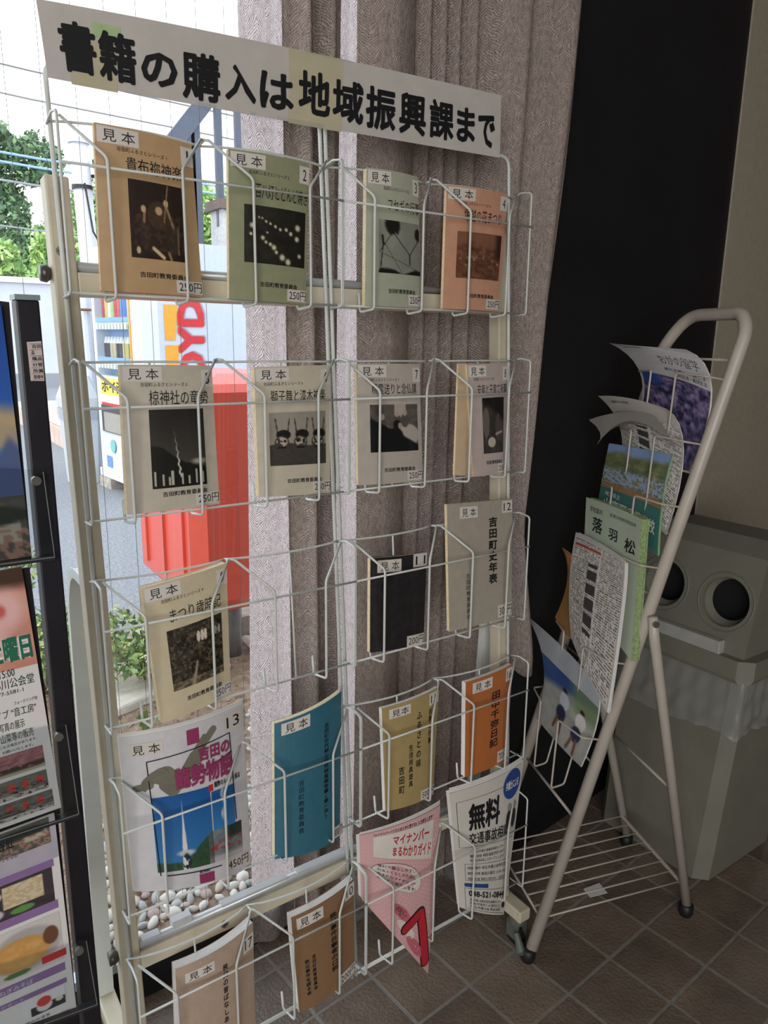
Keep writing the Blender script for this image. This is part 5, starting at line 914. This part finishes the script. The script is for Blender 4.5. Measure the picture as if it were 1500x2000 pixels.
def hood():
    z0, z1 = .612, .86; yA, yB = .875, 1.235; xf0, xf1 = 1.712, 1.765; xb_ = 2.05
    cols = 33; V = []; 
    # slanted face with two round openings, built as a strip mesh around each hole
    b = MB(); H = [(.955, .735), (1.135, .735)]; R_ = .062; ym = (yA + yB) / 2
    def fp(y, z): k = (z - z0) / (z1 - z0); return (xf0 + (xf1 - xf0) * k, y, z)
    for (hy, hz), (ya, yb) in zip(H, ((yA, ym), (ym, yB))):
        N = 32; ring = []; outer = []
        for i in range(N):
            a = 2 * math.pi * i / N; cy, cz = math.cos(a), math.sin(a); ring.append((hy + R_ * cy, hz + R_ * cz)); s = min(((yb - hy) if cy > 0 else (hy - ya)) / max(1e-6, abs(cy)), ((z1 - hz) if cz > 0 else (hz - z0)) / max(1e-6, abs(cz))); outer.append((hy + s * cy, hz + s * cz))
        k0 = len(b.v); v = [fp(*q) for q in outer] + [fp(*q) for q in ring] + [tuple(np.array(fp(*q)) + [.012, 0, 0]) for q in ring] + [tuple(np.array(fp(hy + (q[0] - hy) * .84, hz + (q[1] - hz) * .84)) + [.03, 0, 0]) for q in ring]
        f = []
        for j in range(3):
            for i in range(N): f.append((j * N + i, j * N + (i + 1) % N, (j + 1) * N + (i + 1) % N, (j + 1) * N + i))
        b.add(v, f)
        for cc in ((ya, z0), (yb, z0), (yb, z1), (ya, z1)):     # close the corners left by the radial strips
            d_ = sorted(range(N), key=lambda i: (outer[i][0] - cc[0]) ** 2 + (outer[i][1] - cc[1]) ** 2)[:2]; b.add([fp(*cc), fp(*outer[d_[0]]), fp(*outer[d_[1]])], [(0, 1, 2)])
    A = [fp(yA, z0), fp(yB, z0), (xb_, yB, z0), (xb_, yA, z0)]; T = [fp(yA, z1), fp(yB, z1), (xb_ - .06, yB - .02, z1 + .02), (xb_ - .06, yA + .03, z1 + .02)]
    T2 = [(xf1 + .05, yA + .03, z1 + .035), (xf1 + .05, yB - .03, z1 + .035)]
    b.add(A + T + T2, [(0, 3, 7, 8, 4), (1, 5, 9, 6, 2), (4, 8, 9, 5), (8, 7, 6, 9), (3, 2, 6, 7)])
    return b
hood().build('hood', GP, BN); 
MB().box((1.80, .89, .62), (1.82, 1.22, .86)).build('hood_lining', mat('bin_inside', (22, 22, 26), .8), BN)
for hy in (.955, 1.135):
    k = (.735 - .612) / .248; x = 1.712 + .053 * k; MB().tube([(x + .004 - .0115 * 0, hy + .074 * math.cos(i * math.pi / 16), .735 + .074 * math.sin(i * math.pi / 16)) if False else (x + (.053 / .248) * .074 * math.sin(i * math.pi / 16), hy + .074 * math.cos(i * math.pi / 16), .735 + .074 * math.sin(i * math.pi / 16)) for i in range(32)], .0022, 6, closed=True).build('opening_rim', GP, BN, smooth=True)
b = MB(); b.box((1.692, .93, .605), (1.716, 1.17, .645)); bevel(b.build('paper_strip', mat('pale_grey_strip', (172, 172, 166), .5), BN), .003)
BAG = glass_mat('bin_bag_film', (.86, .88, .92), 1.0, .25)
v = []; f = []; N = 120; Hn = 12
per = [(1.70, .862), (2.05, .862), (2.05, 1.235), (1.70, 1.235)]
for j in range(Hn + 1):
    z = .558 - .15 * j / Hn
    for i in range(N):
        s = i / N * 4; k = int(s) % 4; u = s - int(s); p = np.array(per[k]) * (1 - u) + np.array(per[(k + 1) % 4]) * u; c = np.array([1.875, 1.05]); dirn = (p - c) / np.linalg.norm(p - c)
        o_ = .006 + .006 * math.sin(i * 1.7 + j * .5) * math.sin(j * .6) + .008 * (j / Hn) * math.sin(i * .43 + j * .3) ** 2 + (.004 if j in (8, 9) else 0); sh = -.0625 * (1 - (z - .008) / .55) * (-1); p = p + dirn * o_; v.append((p[0] - (.065 * (1 - z / .56)), p[1], z + .01 * math.sin(i * .23) * (j / Hn)))
for j in range(Hn):
    for i in range(N): f.append((j * N + i, j * N + (i + 1) % N, (j + 1) * N + (i + 1) % N, (j + 1) * N + i))
bagm = bpy.data.materials.new('bag_film'); bagm.use_nodes = True; t_ = bagm.node_tree; t_.nodes.clear(); oo = t_.nodes.new('ShaderNodeOutputMaterial'); mx = t_.nodes.new('ShaderNodeMixShader'); tr = t_.nodes.new('ShaderNodeBsdfTransparent'); pb = t_.nodes.new('ShaderNodeBsdfPrincipled'); pb.inputs['Base Color'].default_value = (.5, .5, .5, 1); pb.inputs['Roughness'].default_value = .2; mx.inputs[0].default_value = .28
t_.links.new(tr.outputs[0], mx.inputs[1]); t_.links.new(pb.outputs[0], mx.inputs[2]); t_.links.new(mx.outputs[0], oo.inputs[0])
mk('bin_bag', v, f, bagm, BN, smooth=True)
o = mk('scrap_paper', [(1.36, 1.0, .006), (1.41, .985, .006), (1.42, 1.02, .007), (1.37, 1.03, .006)], [(0, 1, 2, 3)], WPAPER); o.location.z = 0; md = o.modifiers.new('thickness', 'SOLIDIFY'); md.thickness = .0006; tag(o, 'small white scrap of paper on the floor behind the stand', 'paper')
